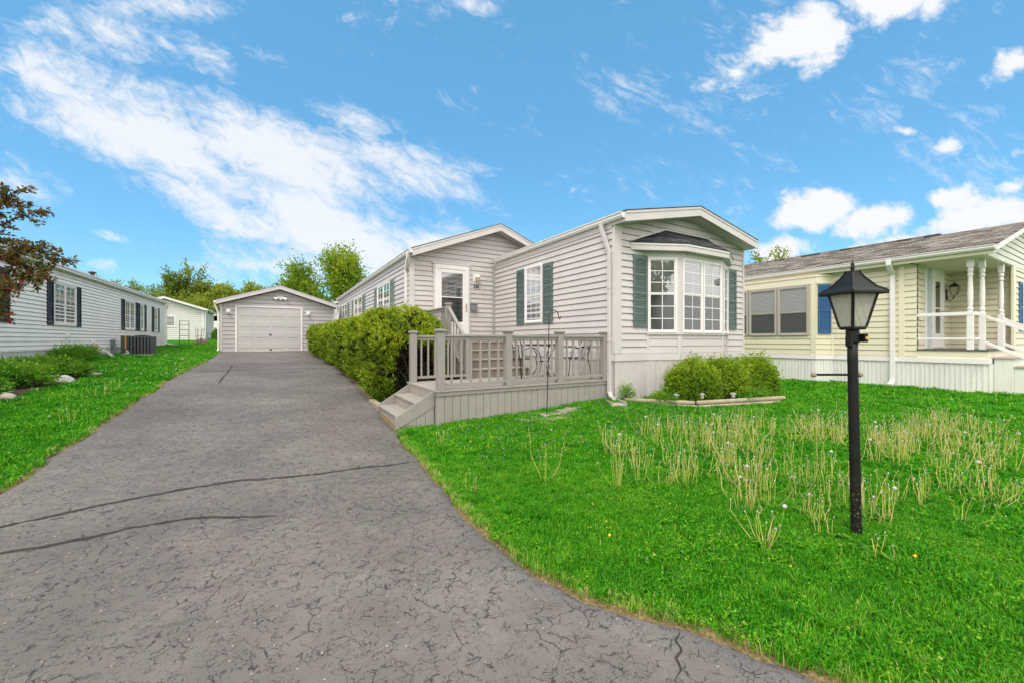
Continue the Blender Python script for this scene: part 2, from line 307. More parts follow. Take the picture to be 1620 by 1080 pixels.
# ------------------------------------------------------------------ mesh helpers
W = {}
def V3(p): return Vector(p)
class MB:
    def __init__(s): s.v = []; s.f = []; s.m = []
    def face(s, pts, mi=0):
        n = len(s.v); s.v += [tuple(p) for p in pts]; s.f.append(tuple(range(n, n+len(pts)))); s.m.append(mi)
    def hexa(s, c, mi=0):
        n = len(s.v); s.v += [tuple(p) for p in c]
        for q in ((0, 3, 2, 1), (4, 5, 6, 7), (0, 1, 5, 4), (1, 2, 6, 5), (2, 3, 7, 6), (3, 0, 4, 7)):
            s.f.append(tuple(n+i for i in q)); s.m.append(mi)
        return s
    def box(s, a, b, mi=0):
        x0, y0, z0 = a; x1, y1, z1 = b
        return s.hexa([(x0, y0, z0), (x1, y0, z0), (x1, y1, z0), (x0, y1, z0), (x0, y0, z1), (x1, y0, z1), (x1, y1, z1), (x0, y1, z1)], mi)
    def fbox(s, F, s0, s1, n0, n1, z0, z1, mi=0):
        """box in a wall frame F=(O,S,N): along S, out along N, up"""
        g = lambda a, n, z: F[0] + F[1]*a + F[2]*n + Vector((0, 0, z))
        return s.hexa([g(s0, n0, z0), g(s1, n0, z0), g(s1, n1, z0), g(s0, n1, z0), g(s0, n0, z1), g(s1, n0, z1), g(s1, n1, z1), g(s0, n1, z1)], mi)
    def prism(s, poly, vec, mi=0):
        n = len(poly); k = len(s.v); vec = Vector(vec)
        s.v += [tuple(p) for p in poly] + [tuple(Vector(p)+vec) for p in poly]
        s.f.append(tuple(k+i for i in range(n-1, -1, -1))); s.f.append(tuple(k+n+i for i in range(n))); s.m += [mi, mi]
        for i in range(n):
            j = (i+1) % n; s.f.append((k+i, k+j, k+n+j, k+n+i)); s.m.append(mi)
        return s
    def tube(s, pts, rad, n=8, mi=0):
        pts = [Vector(p) for p in pts]; k = len(s.v)
        if isinstance(rad, (int, float)): rad = [rad]*len(pts)
        for i, p in enumerate(pts):
            d = (pts[min(i+1, len(pts)-1)] - pts[max(i-1, 0)]).normalized()
            a = Vector((0, 0, 1)) if abs(d.z) < .9 else Vector((1, 0, 0))
            e1 = d.cross(a).normalized(); e2 = d.cross(e1)
            for j in range(n):
                t = 2*math.pi*j/n; s.v.append(tuple(p + (e1*math.cos(t)+e2*math.sin(t))*rad[i]))
        for i in range(len(pts)-1):
            for j in range(n):
                a = k+i*n+j; b = k+i*n+(j+1) % n; s.f.append((a, b, b+n, a+n)); s.m.append(mi)
        s.f.append(tuple(k+j for j in range(n-1, -1, -1))); s.f.append(tuple(k+(len(pts)-1)*n+j for j in range(n))); s.m += [mi, mi]
        return s
    def lathe(s, prof, c, n=16, mi=0):
        k = len(s.v)
        for r, z in prof:
            for j in range(n):
                t = 2*math.pi*j/n; s.v.append((c[0]+r*math.cos(t), c[1]+r*math.sin(t), c[2]+z))
        for i in range(len(prof)-1):
            for j in range(n):
                a = k+i*n+j; b = k+i*n+(j+1) % n; s.f.append((a, b, b+n, a+n)); s.m.append(mi)
        s.f.append(tuple(k+j for j in range(n-1, -1, -1))); s.f.append(tuple(k+(len(prof)-1)*n+j for j in range(n))); s.m += [mi, mi]
        return s
    def sqloft(s, prof, c, rot=0, mi=0):
        """square sections (half side, z) turned by rot"""
        k = len(s.v)
        for r, z in prof:
            for j in range(4):
                t = rot+math.pi/4+j*math.pi/2; q = r*math.sqrt(2); s.v.append((c[0]+q*math.cos(t), c[1]+q*math.sin(t), c[2]+z))
        for i in range(len(prof)-1):
            for j in range(4):
                a = k+i*4+j; b = k+i*4+(j+1) % 4; s.f.append((a, b, b+4, a+4)); s.m.append(mi)
        s.f.append((k+3, k+2, k+1, k)); e = k+(len(prof)-1)*4; s.f.append((e, e+1, e+2, e+3)); s.m += [mi, mi]
        return s
    def build(s, name, mats, parent=None, smooth=False, bevel=0, label=None):
        me = bpy.data.meshes.new(name); me.from_pydata(s.v, [], s.f); me.update()
        if not isinstance(mats, (list, tuple)): mats = [mats]
        for m in mats: me.materials.append(m)
        if len(mats) > 1: me.polygons.foreach_set('material_index', s.m)
        if smooth: me.polygons.foreach_set('use_smooth', [True]*len(me.polygons))
        o = bpy.data.objects.new(name, me); C.objects.link(o)
        return attach(o, parent, bevel, label)
def attach(o, parent, bevel=0, label=None):
    if parent is not None:
        o.parent = parent; o.location = -W[parent.name]
    else: o.location = (0, 0, E)
    W[o.name] = Vector((0, 0, 0))
    if bevel:
        b = o.modifiers.new('edge', 'BEVEL'); b.width = bevel; b.segments = 2; b.limit_method = 'ANGLE'; b.angle_limit = R_(50)
    if label: o['label'] = label
    return o
def thing(name, label, cat, loc=(0, 0, 0), group=None):
    o = bpy.data.objects.new(name, None); C.objects.link(o); o.empty_display_size = .2
    o.location = Vector(loc)+Vector((0, 0, E)); W[o.name] = Vector(loc); o['label'] = label; o['category'] = cat
    if group: o['group'] = group
    return o
def tag(o, label, cat, group=None):
    o['label'] = label; o['category'] = cat
    if group: o['group'] = group
    return o
def rebase(o, loc):
    """top-level mesh: move its origin to its base"""
    loc = Vector(loc); o.data.transform(Matrix.Translation(-loc)); o.location = loc+Vector((0, 0, E)); W[o.name] = loc; return o
def text_mesh(body, size, depth, name, mat, parent, F, s, n, z, shear=.0):
    cu = bpy.data.curves.new(name, 'FONT'); cu.body = body; cu.size = size; cu.extrude = depth; cu.shear = shear; cu.align_x = 'CENTER'; cu.offset = size*.02
    t = bpy.data.objects.new(name+'_tmp', cu); C.objects.link(t); bpy.context.view_layer.update()
    me = bpy.data.meshes.new_from_object(t.evaluated_get(bpy.context.evaluated_depsgraph_get())); bpy.data.objects.remove(t); me.name = name
    S, N = F[1], F[2]; O = F[0]+S*s+N*n+Vector((0, 0, z))
    me.transform(Matrix(((S.x, 0, N.x, O.x), (S.y, 0, N.y, O.y), (0, 1, 0, O.z), (0, 0, 0, 1))))
    me.materials.clear(); me.materials.append(mat)
    o = bpy.data.objects.new(name, me); C.objects.link(o); return attach(o, parent)

def np_mesh(name, verts, faces, tint=None, mat=None, parent=None, smooth=False):
    """verts (n,3), faces (m,k) arrays"""
    verts = np.asarray(verts, np.float32); faces = np.asarray(faces, np.int32); m, k = faces.shape
    me = bpy.data.meshes.new(name); me.vertices.add(len(verts)); me.vertices.foreach_set('co', verts.ravel())
    me.loops.add(m*k); me.loops.foreach_set('vertex_index', faces.ravel())
    me.polygons.add(m); me.polygons.foreach_set('loop_start', np.arange(0, m*k, k, dtype=np.int32)); me.polygons.foreach_set('loop_total', np.full(m, k, np.int32))
    me.update(calc_edges=True)
    if tint is not None:
        a = me.attributes.new('tint', 'FLOAT', 'POINT'); a.data.foreach_set('value', np.asarray(tint, np.float32))
    if mat: me.materials.append(mat)
    if smooth: me.polygons.foreach_set('use_smooth', np.ones(m, bool))
    o = bpy.data.objects.new(name, me); C.objects.link(o)
    return attach(o, parent)
def unit(a): return a/np.maximum(np.linalg.norm(a, axis=-1, keepdims=True), 1e-9)
def leaves(P, D, L, Wd, rng, spread=.9, k=4, tint=None, tvar=.12, jitter=.5):
    """k leaf blades (folded diamonds) growing from each point P about direction D; returns verts, faces, tint"""
    n = len(P); P = np.repeat(P, k, 0); D = np.repeat(D, k, 0); L = np.repeat(np.broadcast_to(L, n), k); Wd = np.repeat(np.broadcast_to(Wd, n), k)
    t = np.repeat(np.broadcast_to(.5 if tint is None else tint, n), k) + rng.normal(0, tvar, n*k)
    d = unit(D + rng.normal(0, spread, (n*k, 3))*.6); L = L*rng.uniform(.7, 1.25, n*k)
    P = P + rng.normal(0, 1, (n*k, 3))*(L*jitter)[:, None]*.5
    side = unit(np.cross(d, rng.normal(0, 1, (n*k, 3)))); up = np.cross(side, d)
    a = P; b = P + d*(L*.45)[:, None] + side*Wd[:, None]*.5 + up*(Wd*.15)[:, None]
    c = P + d*L[:, None] - up*(Wd*.12)[:, None]; e = P + d*(L*.45)[:, None] - side*Wd[:, None]*.5 + up*(Wd*.15)[:, None]
    v = np.stack([a, b, c, e], 1).reshape(-1, 3); f = np.arange(len(v)).reshape(-1, 4)
    return v, f, np.clip(np.repeat(t, 4), 0, 1)
def cat_mesh(parts):
    vs, fs, ts, o = [], [], [], 0
    for v, f, t in parts: vs.append(v); fs.append(f+o); ts.append(t); o += len(v)
    return np.concatenate(vs), np.concatenate(fs), np.concatenate(ts)

# value noise for shaping crowns and edges
_rg = np.random.default_rng(3); _lat = _rg.uniform(-1, 1, (32, 32, 32))
def vnoise(p, s=1.0):
    p = np.asarray(p, float)/s; i = np.floor(p).astype(int); f = p-i; f = f*f*(3-2*f); r = 0
    for a in (0, 1):
        for b in (0, 1):
            for c in (0, 1):
                w = (f[..., 0] if a else 1-f[..., 0])*(f[..., 1] if b else 1-f[..., 1])*(f[..., 2] if c else 1-f[..., 2])
                r = r + w*_lat[(i[..., 0]+a) % 32, (i[..., 1]+b) % 32, (i[..., 2]+c) % 32]
    return r

# ------------------------------------------------------------------ ground: a thin-plate surface through levels read off the place
GP = np.array([(0, -1, -1.52), (-3, 1, -1.5), (0, 2, -1.49), (3.7, 1.2, -1.455), (8, -2, -1.5), (2.2, 6.0, -1.39), (0, 6, -1.36), (-3, 6, -1.22), (4.1, 5.7, -1.31), (5.9, 6.1, -1.215), (6.9, 4.7, -1.30), (9.0, 4.3, -1.28),
               (10.7, 5.9, -1.24), (14.3, 2.4, -1.24), (14.3, 7.1, -1.24), (12.5, 10, -1.22), (12, 20, -1.1), (17, -1, -1.3), (0, 12, -1.03), (-3.6, 10.3, -.86), (-5.5, 14, -.67), (-5.5, 18.7, -.55), (-4.6, 20.8, -.60), (-5.5, 29.5, -.30),
               (0, 18, -.80), (0, 23.6, -.585), (-2.5, 23.6, -.57), (3, 23, -.58), (3, 14, -.9), (-3, 30, -.35), (-5.3, 41, .03), (3, 40, -.1), (-15, 10, -.8), (-15, 30, -.3), (-10, 48, .1), (10, 48, 0), (30, 0, -1.3), (30, 30, -.9), (-12, 0, -1.35), (0, -15, -1.6), (20, -15, -1.5), (-20, -15, -1.5), (-3, 60, .1), (25, 60, 0), (-30, 60, .1)], float)
def _tk(r): return np.where(r > 1e-9, r*r*np.log(np.maximum(r, 1e-9)), 0)
_n = len(GP); _A = np.zeros((_n+3, _n+3)); _A[:_n, :_n] = _tk(np.linalg.norm(GP[:, None, :2]-GP[None, :, :2], axis=2)) + np.eye(_n)*.6
_A[:_n, _n] = 1; _A[:_n, _n+1:] = GP[:, :2]; _A[_n:, :_n] = _A[:_n, _n:].T
_w = np.linalg.solve(_A, np.concatenate([GP[:, 2], [0, 0, 0]]))
def gz(x, y):
    x = np.asarray(x, float); y = np.asarray(y, float); q = np.clip(x, -30, 30); t = np.clip(y, -15, 60)
    r = np.sqrt((q[..., None]-GP[:, 0])**2 + (t[..., None]-GP[:, 1])**2)
    return _tk(r) @ _w[:_n] + _w[_n] + _w[_n+1]*q + _w[_n+2]*t
def g1(x, y): return float(gz(np.array([x]), np.array([y]))[0])

# driveway edges: x as a function of y
_ly = np.array([-12, -3, 0, 2, 3.5, 5.3, 8, 12, 16, 20, 23.9]); _lx = np.array([-6, -3.4, -2.6, -2.3, -2.2, -2.12, -2.1, -2.15, -2.2, -2.3, -2.42])
_ry = np.array([-12, -3, -1, 0, .4, .8, 1.03, 1.34, 1.75, 2.09, 2.45, 3.09, 3.75, 5, 6.35, 8, 12, 23.9]); _rx = np.array([9, 6.0, 4.2, 2.9, 2.4, 2.08, 1.96, 1.80, 1.57, 1.46, 1.39, 1.36, 1.38, 1.47, 1.56, 1.70, 1.74, 1.74])
def dl(y): return np.interp(y, _ly, _lx) + .05*vnoise(np.stack([y*0, y, y*0+3], -1), .7) + .025*vnoise(np.stack([y*0+9, y, y*0], -1), .17)
def dr(y): return np.interp(y, _ry, _rx) + .045*vnoise(np.stack([y*0+5, y, y*0], -1), .6) + .025*vnoise(np.stack([y*0+2, y, y*0], -1), .15)

def smoothgrid(xs, ys): 
    X, Y = np.meshgrid(xs, ys); return X, Y
def grid_obj(name, X, Y, Z, mat, tint=None):
    ny, nx = X.shape; v = np.stack([X, Y, Z], -1).reshape(-1, 3)
    i = np.arange(ny-1)[:, None]*nx + np.arange(nx-1)[None]; f = np.stack([i, i+1, i+nx+1, i+nx], -1).reshape(-1, 4)
    o = np_mesh(name, v, f, tint, mat, None, True); return o
def lawn_material():
    m, nt, b = base_mat('lawn ground', .95, .05)
    P = wpos(nt); at = node(nt, 'ShaderNodeAttribute'); at.attribute_name = 'tint'
    n = tex_noise(nt, .8, 6, .6, P); n2 = tex_noise(nt, 45, 4, .7, P); n3 = tex_noise(nt, 9, 5, .7, P)
    c = ramp(nt, n, [(.3, (.025, .15, .006)), (.7, (.05, .24, .008))])
    c = mixc(nt, mrange(nt, n2, .35, .7, 0, .75), c, (.012, .06, .004))
    e = mth(nt, 'ADD', at.outputs['Fac'], mth(nt, 'MULTIPLY', mth(nt, 'SUBTRACT', n3, .5), .9))
    c = mixc(nt, mrange(nt, e, .45, .8, 0, .95), c, ramp(nt, n2, [(.3, (.075, .05, .028)), (.5, (.20, .14, .07)), (.72, (.36, .28, .14))]))
    nt.links.new(c, b.inputs['Base Color']); bump(nt, b, n2, .8, .02); return m
M_lawn = lawn_material()
xs = np.unique(np.concatenate([np.linspace(-400, -30, 12), np.arange(-30, -6, 1.0), np.arange(-6, 6, .09), np.arange(6, 20, .4), np.arange(20, 40, 2.), np.linspace(40, 400, 12)]))
ys = np.unique(np.concatenate([np.linspace(-300, -12, 10), np.arange(-12, -1, .6), np.arange(-1, 12, .09), np.arange(12, 30, .3), np.arange(30, 70, 2.), np.linspace(70, 500, 14)]))
X, Y = np.meshgrid(xs, ys); Z = gz(X, Y)
ed = np.minimum(np.abs(X-dr(Y)), np.abs(X-dl(Y)+0.0)); ed = np.where((Y < 24) & (Y > -12), ed, 9)
inside = (X > dl(Y)) & (X < dr(Y)) & (Y < 24) & (Y > -12)
edge = np.clip(1-ed/.16, 0, 1)*.95; edge = np.where(inside, 1, edge)
lawn = grid_obj('lawn_ground', X, Y, Z + .012*vnoise(np.stack([X, Y, X*0], -1), .5)*(np.abs(X) < 20) - .03*inside, M_lawn, edge.ravel())
lawn['kind'] = 'structure'; lawn['label'] = 'bright green lawn ground around the houses and driveway'

def asphalt():
    m, nt, b = base_mat('weathered asphalt', .88, .22)
    P = wpos(nt)
    wn = node(nt, 'ShaderNodeTexNoise'); wn.inputs['Scale'].default_value = 5; wn.inputs['Detail'].default_value = 6; wn.inputs['Roughness'].default_value = .65; nt.links.new(P, wn.inputs['Vector'])
    ad = node(nt, 'ShaderNodeVectorMath', operation='MULTIPLY_ADD'); ad.inputs[1].default_value = (.20, .20, .0); nt.links.new(wn.outputs['Color'], ad.inputs[0]); nt.links.new(P, ad.inputs[2])
    def crack(scale, w, lo, hi, nscale):
        vo = node(nt, 'ShaderNodeTexVoronoi', feature='DISTANCE_TO_EDGE', voronoi_dimensions='2D'); vo.inputs['Scale'].default_value = scale; nt.links.new(ad.outputs[0], vo.inputs['Vector'])
        k = tex_noise(nt, nscale, 4, .6, P)
        wd = mrange(nt, k, lo, hi, 0, w)
        return mth(nt, 'SUBTRACT', 1, mrange(nt, mth(nt, 'DIVIDE', vo.outputs['Distance'], mth(nt, 'ADD', wd, .0004)), .45, 1.0), True)
    c1 = crack(15, .085, .47, .70, 13); c2 = crack(4.6, .027, .46, .72, 3.4); c3 = crack(33, .12, .46, .70, 18)
    ck = mth(nt, 'MAXIMUM', mth(nt, 'MAXIMUM', c1, c2), mth(nt, 'MULTIPLY', c3, .7))
    big = tex_noise(nt, .55, 5, .6, P); mid = tex_noise(nt, 3.5, 6, .65, P); fine = tex_noise(nt, 130, 4, .75, P); grit = tex_noise(nt, 70, 4, .7, P)
    c = ramp(nt, mth(nt, 'ADD', mth(nt, 'ADD', mth(nt, 'MULTIPLY', big, .55), mth(nt, 'MULTIPLY', tex_noise(nt, 1.4, 6, .7, P, .6), .25)), mth(nt, 'MULTIPLY', mid, .2)), [(.34, (.105, .095, .088)), (.5, (.162, .147, .138)), (.66, (.235, .216, .203))])
    c = mixc(nt, mrange(nt, fine, .38, .72, 0, .5), c, (.095, .086, .082))
    c = mixc(nt, mrange(nt, grit, .62, .75, 0, .5), c, (.25, .24, .235))
    spk = node(nt, 'ShaderNodeTexVoronoi', voronoi_dimensions='2D'); spk.inputs['Scale'].default_value = 11; nt.links.new(P, spk.inputs['Vector'])
    sm = mth(nt, 'LESS_THAN', spk.outputs['Distance'], .045); sc = node(nt, 'ShaderNodeSeparateColor'); nt.links.new(spk.outputs['Color'], sc.inputs[0])
    c = mixc(nt, mth(nt, 'MULTIPLY', sm, mth(nt, 'GREATER_THAN', sc.outputs[0], .8)), c, (.42, .37, .30))
    pit = mth(nt, 'MULTIPLY', mrange(nt, tex_noise(nt, 30, 3, .55, ad.outputs[0]), .63, .70), mrange(nt, tex_noise(nt, 2.2, 4, .6, P), .42, .58))
    ck = mth(nt, 'MAXIMUM', ck, mth(nt, 'MULTIPLY', pit, .8))
    c = mixc(nt, mth(nt, 'MULTIPLY', ck, .86), c, (.034, .029, .026))
    nt.links.new(c, b.inputs['Base Color'])
    h = mth(nt, 'SUBTRACT', mth(nt, 'ADD', mth(nt, 'MULTIPLY', fine, .45), mth(nt, 'MULTIPLY', mid, .5)), ck)
    bump(nt, b, h, .6, .012); return m
M_asph = asphalt()
yy = np.concatenate([np.arange(-12, -1, .4), np.arange(-1, 12, .06), np.arange(12, 23.9, .15), [23.9]])
t = np.linspace(0, 1, 36); Xd = dl(yy)[:, None]*(1-t) + dr(yy)[:, None]*t; Yd = np.repeat(yy[:, None], 36, 1)
Zd = gz(Xd, Yd) + .018 - .05*np.where((t < .001) | (t > .999), 1, 0)[None, :]
drive = grid_obj('driveway', Xd, Yd, Zd, M_asph); drive['kind'] = 'structure'; drive['label'] = 'cracked grey asphalt driveway leading to the garage'
M_seam = painted('crack filler', (.045, .038, .032), .95, .4, 14)
def seam(pts, w0, seed):
    rr = np.random.default_rng(seed); P = np.array(pts, float); d = np.concatenate([[0], np.cumsum(np.linalg.norm(np.diff(P, axis=0), axis=1))])
    s = np.arange(0, d[-1], .02); x = np.interp(s, d, P[:, 0]); y = np.interp(s, d, P[:, 1]); q = np.stack([s, s*0+seed, s*0], -1)
    x = x + .02*vnoise(q, .35); y = y + .03*vnoise(q+7, .4) + .012*vnoise(q+3, .07)
    tx = np.gradient(x); ty = np.gradient(y); n = np.sqrt(tx*tx+ty*ty); nx, ny = -ty/n, tx/n
    wv = w0*(1+.6*vnoise(q+11, .09)+.3*rr.normal(0, 1, len(s))*.5)*np.clip(np.minimum(s, d[-1]-s)/.25, .12, 1); wv = np.maximum(wv, w0*.25)
    XX = np.stack([x-nx*wv, x+nx*wv], 1); YY = np.stack([y-ny*wv, y+ny*wv], 1)
    o = grid_obj('crack', XX, YY, gz(XX, YY)+.022, M_seam); o.parent = drive; o.location = (0, 0, 0); o['label'] = 'long dark crack across the driveway'; return o
def u2g(px, py, z=None):
    """helper used once to place ground marks: view ray met with the ground, in metres"""
    c, s = math.cos(YAW), math.sin(YAW); a = (px-810)/630; v = -(py-538)/630; r = (a*c+s, -a*s+c, v); k = 3.0
    for _ in range(30): k = g1(r[0]*k, r[1]*k)/v
    return (r[0]*k, r[1]*k)
seam([(-2.13, 4.30), (-1.85, 4.35), (-1.58, 4.46), (-1.12, 4.62), (-.71, 4.71), (-.35, 4.77), (-.11, 4.72), (.34, 4.66), (.72, 4.65), (1.05, 4.62), (1.42, 4.61)], .020, 1)
seam([(-2.15, 3.86), (-1.66, 3.91), (-1.39, 3.92), (-1.19, 3.96), (-.97, 4.01), (-.6, 4.01), (-.44, 3.96), (-.18, 3.84), (0, 3.77)], .017, 2)
seam([(-1.17, 11.14), (-1.18, 12.05), (-1.2, 13.7), (-1.27, 15.68)], .018, 3); seam([(-1.92, 13.63), (-1.39, 13.86), (-.64, 14.03), (.17, 14.27), (1.24, 14.31)], .022, 4); seam([(-1.88, 15.62), (-1.08, 15.95), (0, 16.44), (1.03, 16.78)], .022, 5)
seam([(1.80, 1.38), (1.745, 1.345), (1.735, 1.30), (1.66, 1.275), (1.64, 1.22), (1.57, 1.21), (1.53, 1.15), (1.47, 1.13), (1.45, 1.05), (1.38, 1.02)], .004, 6)

# ------------------------------------------------------------------ building pieces
def clip(poly, z0, z1):
    def half(p, f):
        out = []
        for i in range(len(p)):
            a, b = p[i], p[(i+1) % len(p)]; fa, fb = f(a), f(b)
            if fa >= 0: out.append(a)
            if fa*fb < 0: t = fa/(fa-fb); out.append((a[0]+(b[0]-a[0])*t, a[1]+(b[1]-a[1])*t))
        return out
    p = half(poly, lambda q: q[1]-z0)
    return half(p, lambda q: z1-q[1]) if p else p
def siding(mb, F, poly, expo, lip=.022, zbase=None, gap=None):
    zs = [q[1] for q in poly]; z = min(zs) if zbase is None else zbase; gap = expo*.07 if gap is None else gap
    g = lambda a, n, zz: F[0]+F[1]*a+F[2]*n+Vector((0, 0, zz))
    while z < max(zs)-1e-4:
        p = clip(poly, z+gap, z+expo)
        if len(p) >= 3:
            mb.face([g(q[0], .003+lip*max(0.0, 1-(q[1]-z)/expo)**.7, q[1]) for q in p])
            lo = [q[0] for q in p if abs(q[1]-z-gap) < 1e-5]
            if len(lo) >= 2: n = .003+lip*(1-gap/expo)**.7; mb.face([g(min(lo), -.002, z+gap), g(max(lo), -.002, z+gap), g(max(lo), n, z+gap), g(min(lo), n, z+gap)])
        z += expo
def frame_(O, S, N): return (Vector(O), Vector(S).normalized(), Vector(N).normalized())
def skirting(mb, F, s0, s1, z0, z1, pitch=.10, rib=.022, h=.012):
    s = s0
    def seg(a, na, b, nb):
        g = lambda q, n, z: F[0]+F[1]*q+F[2]*(n+.004)+Vector((0, 0, z))
        mb.face([g(a, na, z0), g(b, nb, z0), g(b, nb, z1), g(a, na, z1)])
    k = 0
    while s < s1-1e-4:
        e = min(s+pitch, s1); r = rib if k % 2 else rib*1.8; a = min(s+pitch-r, e)
        seg(s, .0, a, .0)
        if e > a+1e-4: seg(a, 0, a+.004, h); seg(a+.004, h, e-.002, h); seg(e-.002, h, e, 0)
        s = e; k += 1
def window(parent, F, s0, s1, z0, z1, mat, panes=1, rail=.5, cols=2, rows=3, blind='blind', casing=.05, screen=True, lowgrid=True, depth=.045, top_dark=False):
    """casing part > sash grids, panes, blind"""
    w = MB(); cs = casing
    w.fbox(F, s0, s0+cs, 0, depth, z0, z1); w.fbox(F, s1-cs, s1, 0, depth, z0, z1)
    w.fbox(F, s0+cs, s1-cs, 0, depth, z1-cs, z1); w.fbox(F, s0+cs, s1-cs, 0, depth+.012, z0, z0+cs)
    wi = (s1-s0-2*cs-(panes-1)*cs)/panes
    o = w.build('window', mat, parent, bevel=.004)
    for p in range(panes):
        a = s0+cs+p*(wi+cs); b = a+wi; zr = z0+cs+(z1-z0-2*cs)*rail
        if p: q = MB(); q.fbox(F, a-cs, a, 0, depth-.003, z0+cs, z1-cs); q.build('mullion', mat, o)
        for (za, zb, lower) in ((zr, z1-cs, False), (z0+cs, zr, True)):
            st = .022; d0, d1 = (.012, .03) if not lower else (.008, .024)
            g = MB(); e = .016
            g.fbox(F, a, a+st, d0, d1, za, zb); g.fbox(F, b-st, b, d0, d1, za, zb); g.fbox(F, a+st, b-st, d0, d1, za, za+st*1.2); g.fbox(F, a+st, b-st, d0, d1, zb-st, zb)
            if not lower or lowgrid:
                for i in range(1, cols): x = a+(b-a)*i/cols; g.fbox(F, x-e/2, x+e/2, d0+.001, d1-.004, za+st, zb-st)
                for i in range(1, rows): x = za+(zb-za)*i/rows; g.fbox(F, a+st, b-st, d0+.002, d1-.005, x-e/2, x+e/2)
            g.build('sash', mat, o)
            q = MB(); n = d0+.004; pt = lambda s, z: F[0]+F[1]*s+F[2]*n+Vector((0, 0, z))
            gn = d0+.0105
            q.face([F[0]+F[1]*s+F[2]*gn+Vector((0, 0, z)) for s, z in ((a+st*.9, za+st*.9), (b-st*.9, za+st*.9), (b-st*.9, zb-st*.9), (a+st*.9, zb-st*.9))])
            q.build('pane', M_glscr if (lower and screen) else M_glass, o)
        bl = MB()
        if blind == 'blind':
            bl.fbox(F, a, b, .0005, .0015, z0+cs, z1-cs, 1); z = z0+cs
            while z < z1-cs-.01:
                z2 = min(z+.042, z1-cs)
                bl.face([F[0]+F[1]*s+F[2]*n+Vector((0, 0, zz)) for s, n, zz in ((a, .0065, z), (b, .0065, z), (b, .003, z+(z2-z)*.78), (a, .003, z+(z2-z)*.78))]); z = z2
        else:
            k = 10
            for i in range(k):
                x0 = a+(b-a)*i/k; x1 = a+(b-a)*(i+1)/k; n0, n1 = (.002, .006) if i % 2 else (.006, .002)
                bl.face([F[0]+F[1]*s+F[2]*n+Vector((0, 0, zz)) for s, n, zz in ((x0, n0, z0+cs), (x1, n1, z0+cs), (x1, n1, z1-cs), (x0, n0, z1-cs))])
        bl.build('blind' if blind == 'blind' else 'curtain', {'blind': [M_blind, M_blindback], 'curtain': M_curtain, 'dark': M_dark}[blind], o)  # the dark option is a black sheet standing in for the unlit room
    return o
def shutter(parent, F, s0, s1, z0, z1, mat, arch=True):
    m = MB(); st = .045; t = .028
    m.fbox(F, s0, s0+st, .012, .012+t, z0, z1); m.fbox(F, s1-st, s1, .012, .012+t, z0, z1)
    zm = z0+(z1-z0)*.47
    for a, b in ((z0, z0+.07), (zm-.03, zm+.03), (z1-.07, z1)): m.fbox(F, s0+st, s1-st, .012, .012+t, a, b)
    m.fbox(F, s0+.01, s1-.01, .008, .016, z0+.01, z1-.01)
    for a, b in ((z0+.07, zm-.03), (zm+.03, z1-.07)):
        n = max(3, int((b-a)/.036)); h = (b-a)/n
        g = lambda s, q, z: F[0]+F[1]*s+F[2]*q+Vector((0, 0, z))
        for i in range(n):
            z = a+h*i
            m.face([g(s0+st, .036, z+.004), g(s1-st, .036, z+.004), g(s1-st, .018, z+h), g(s0+st, .018, z+h)])
            m.face([g(s0+st, .018, z), g(s1-st, .018, z), g(s1-st, .036, z+.004), g(s0+st, .036, z+.004)])
        if arch and a > zm:
            k = 6
            for i in range(k):
                x0 = s0+st+(s1-s0-2*st)*i/k; x1 = s0+st+(s1-s0-2*st)*(i+1)/k; f = lambda x: .045*(2*(x-(s0+s1)/2)/(s1-s0-2*st))**2
                hh = max(f(x0), f(x1)); m.fbox(F, x0, x1, .013, .039, b-hh-.006, b)
    return m.build('shutter', mat, parent)
def gable_roof(parent, x0, x1, xc, ze, zr, y0, y1, mtrim, mroof, thick=.2, rake=.035, zer=None):
    """ridge along Y. ze / zr are the top of the eave edge and of the ridge"""
    zer = ze if zer is None else zer
    r = MB(); pl = lambda y, d: [(x0, y, ze-d), (xc, y, zr-d), (x1, y, zer-d)]
    up = lambda y, a, b: [(x0-.02, y, ze-a), (xc, y, zr-a), (x1+.02, y, zer-a), (x1+.02, y, zer-b), (xc, y, zr-b), (x0-.02, y, ze-b)]
    q = up(y0-.02, -.012, .004); r.prism(q[::-1] if False else q, (0, y1-y0+.04, 0)); ro = r.build('roof', mroof, parent)
    b = MB(); b.prism([(x0, y0+rake, ze-.005), (xc, y0+rake, zr-.005), (x1, y0+rake, zer-.005), (x1, y0+rake, zer-thick), (xc, y0+rake, zr-thick), (x0, y0+rake, ze-thick)], (0, y1-y0-rake, 0)); b.build('soffit', mtrim, ro)
    for (a, za, c, zc) in ((x0, ze, xc, zr), (xc, zr, x1, zer)):
        f = MB(); f.prism([(a, y0, za-.006), (c, y0, zc-.006), (c, y0, zc-thick-.012), (a, y0, za-thick-.012)], (0, rake-.002, 0)); f.build('fascia', mtrim, ro)
        f = MB(); f.prism([(a, y0-.012, za-.006), (c, y0-.012, zc-.006), (c, y0-.012, zc-.055), (a, y0-.012, za-.055)], (0, .0105, 0)); f.build('drip_edge', mtrim, ro)
    return ro
def gutter(parent, xa, sgn, y0, y1, z, mat, name='gutter'):
    """sgn: side the gutter hangs out to"""
    p = [(0, 0), (.03, -.105), (.075, -.11), (.105, -.06), (.10, -.03), (.125, 0), (.113, 0.0), (.095, -.02)]
    m = MB(); m.prism([(xa+sgn*a, y0, z+b) for a, b in [(0, 0), (0, -.11), (.07, -.112), (.10, -.07), (.098, -.035), (.122, -.012), (.122, .002), (.11, .002), (.108, -.012)]], (0, y1-y0, 0))
    return m.build(name, mat, parent)
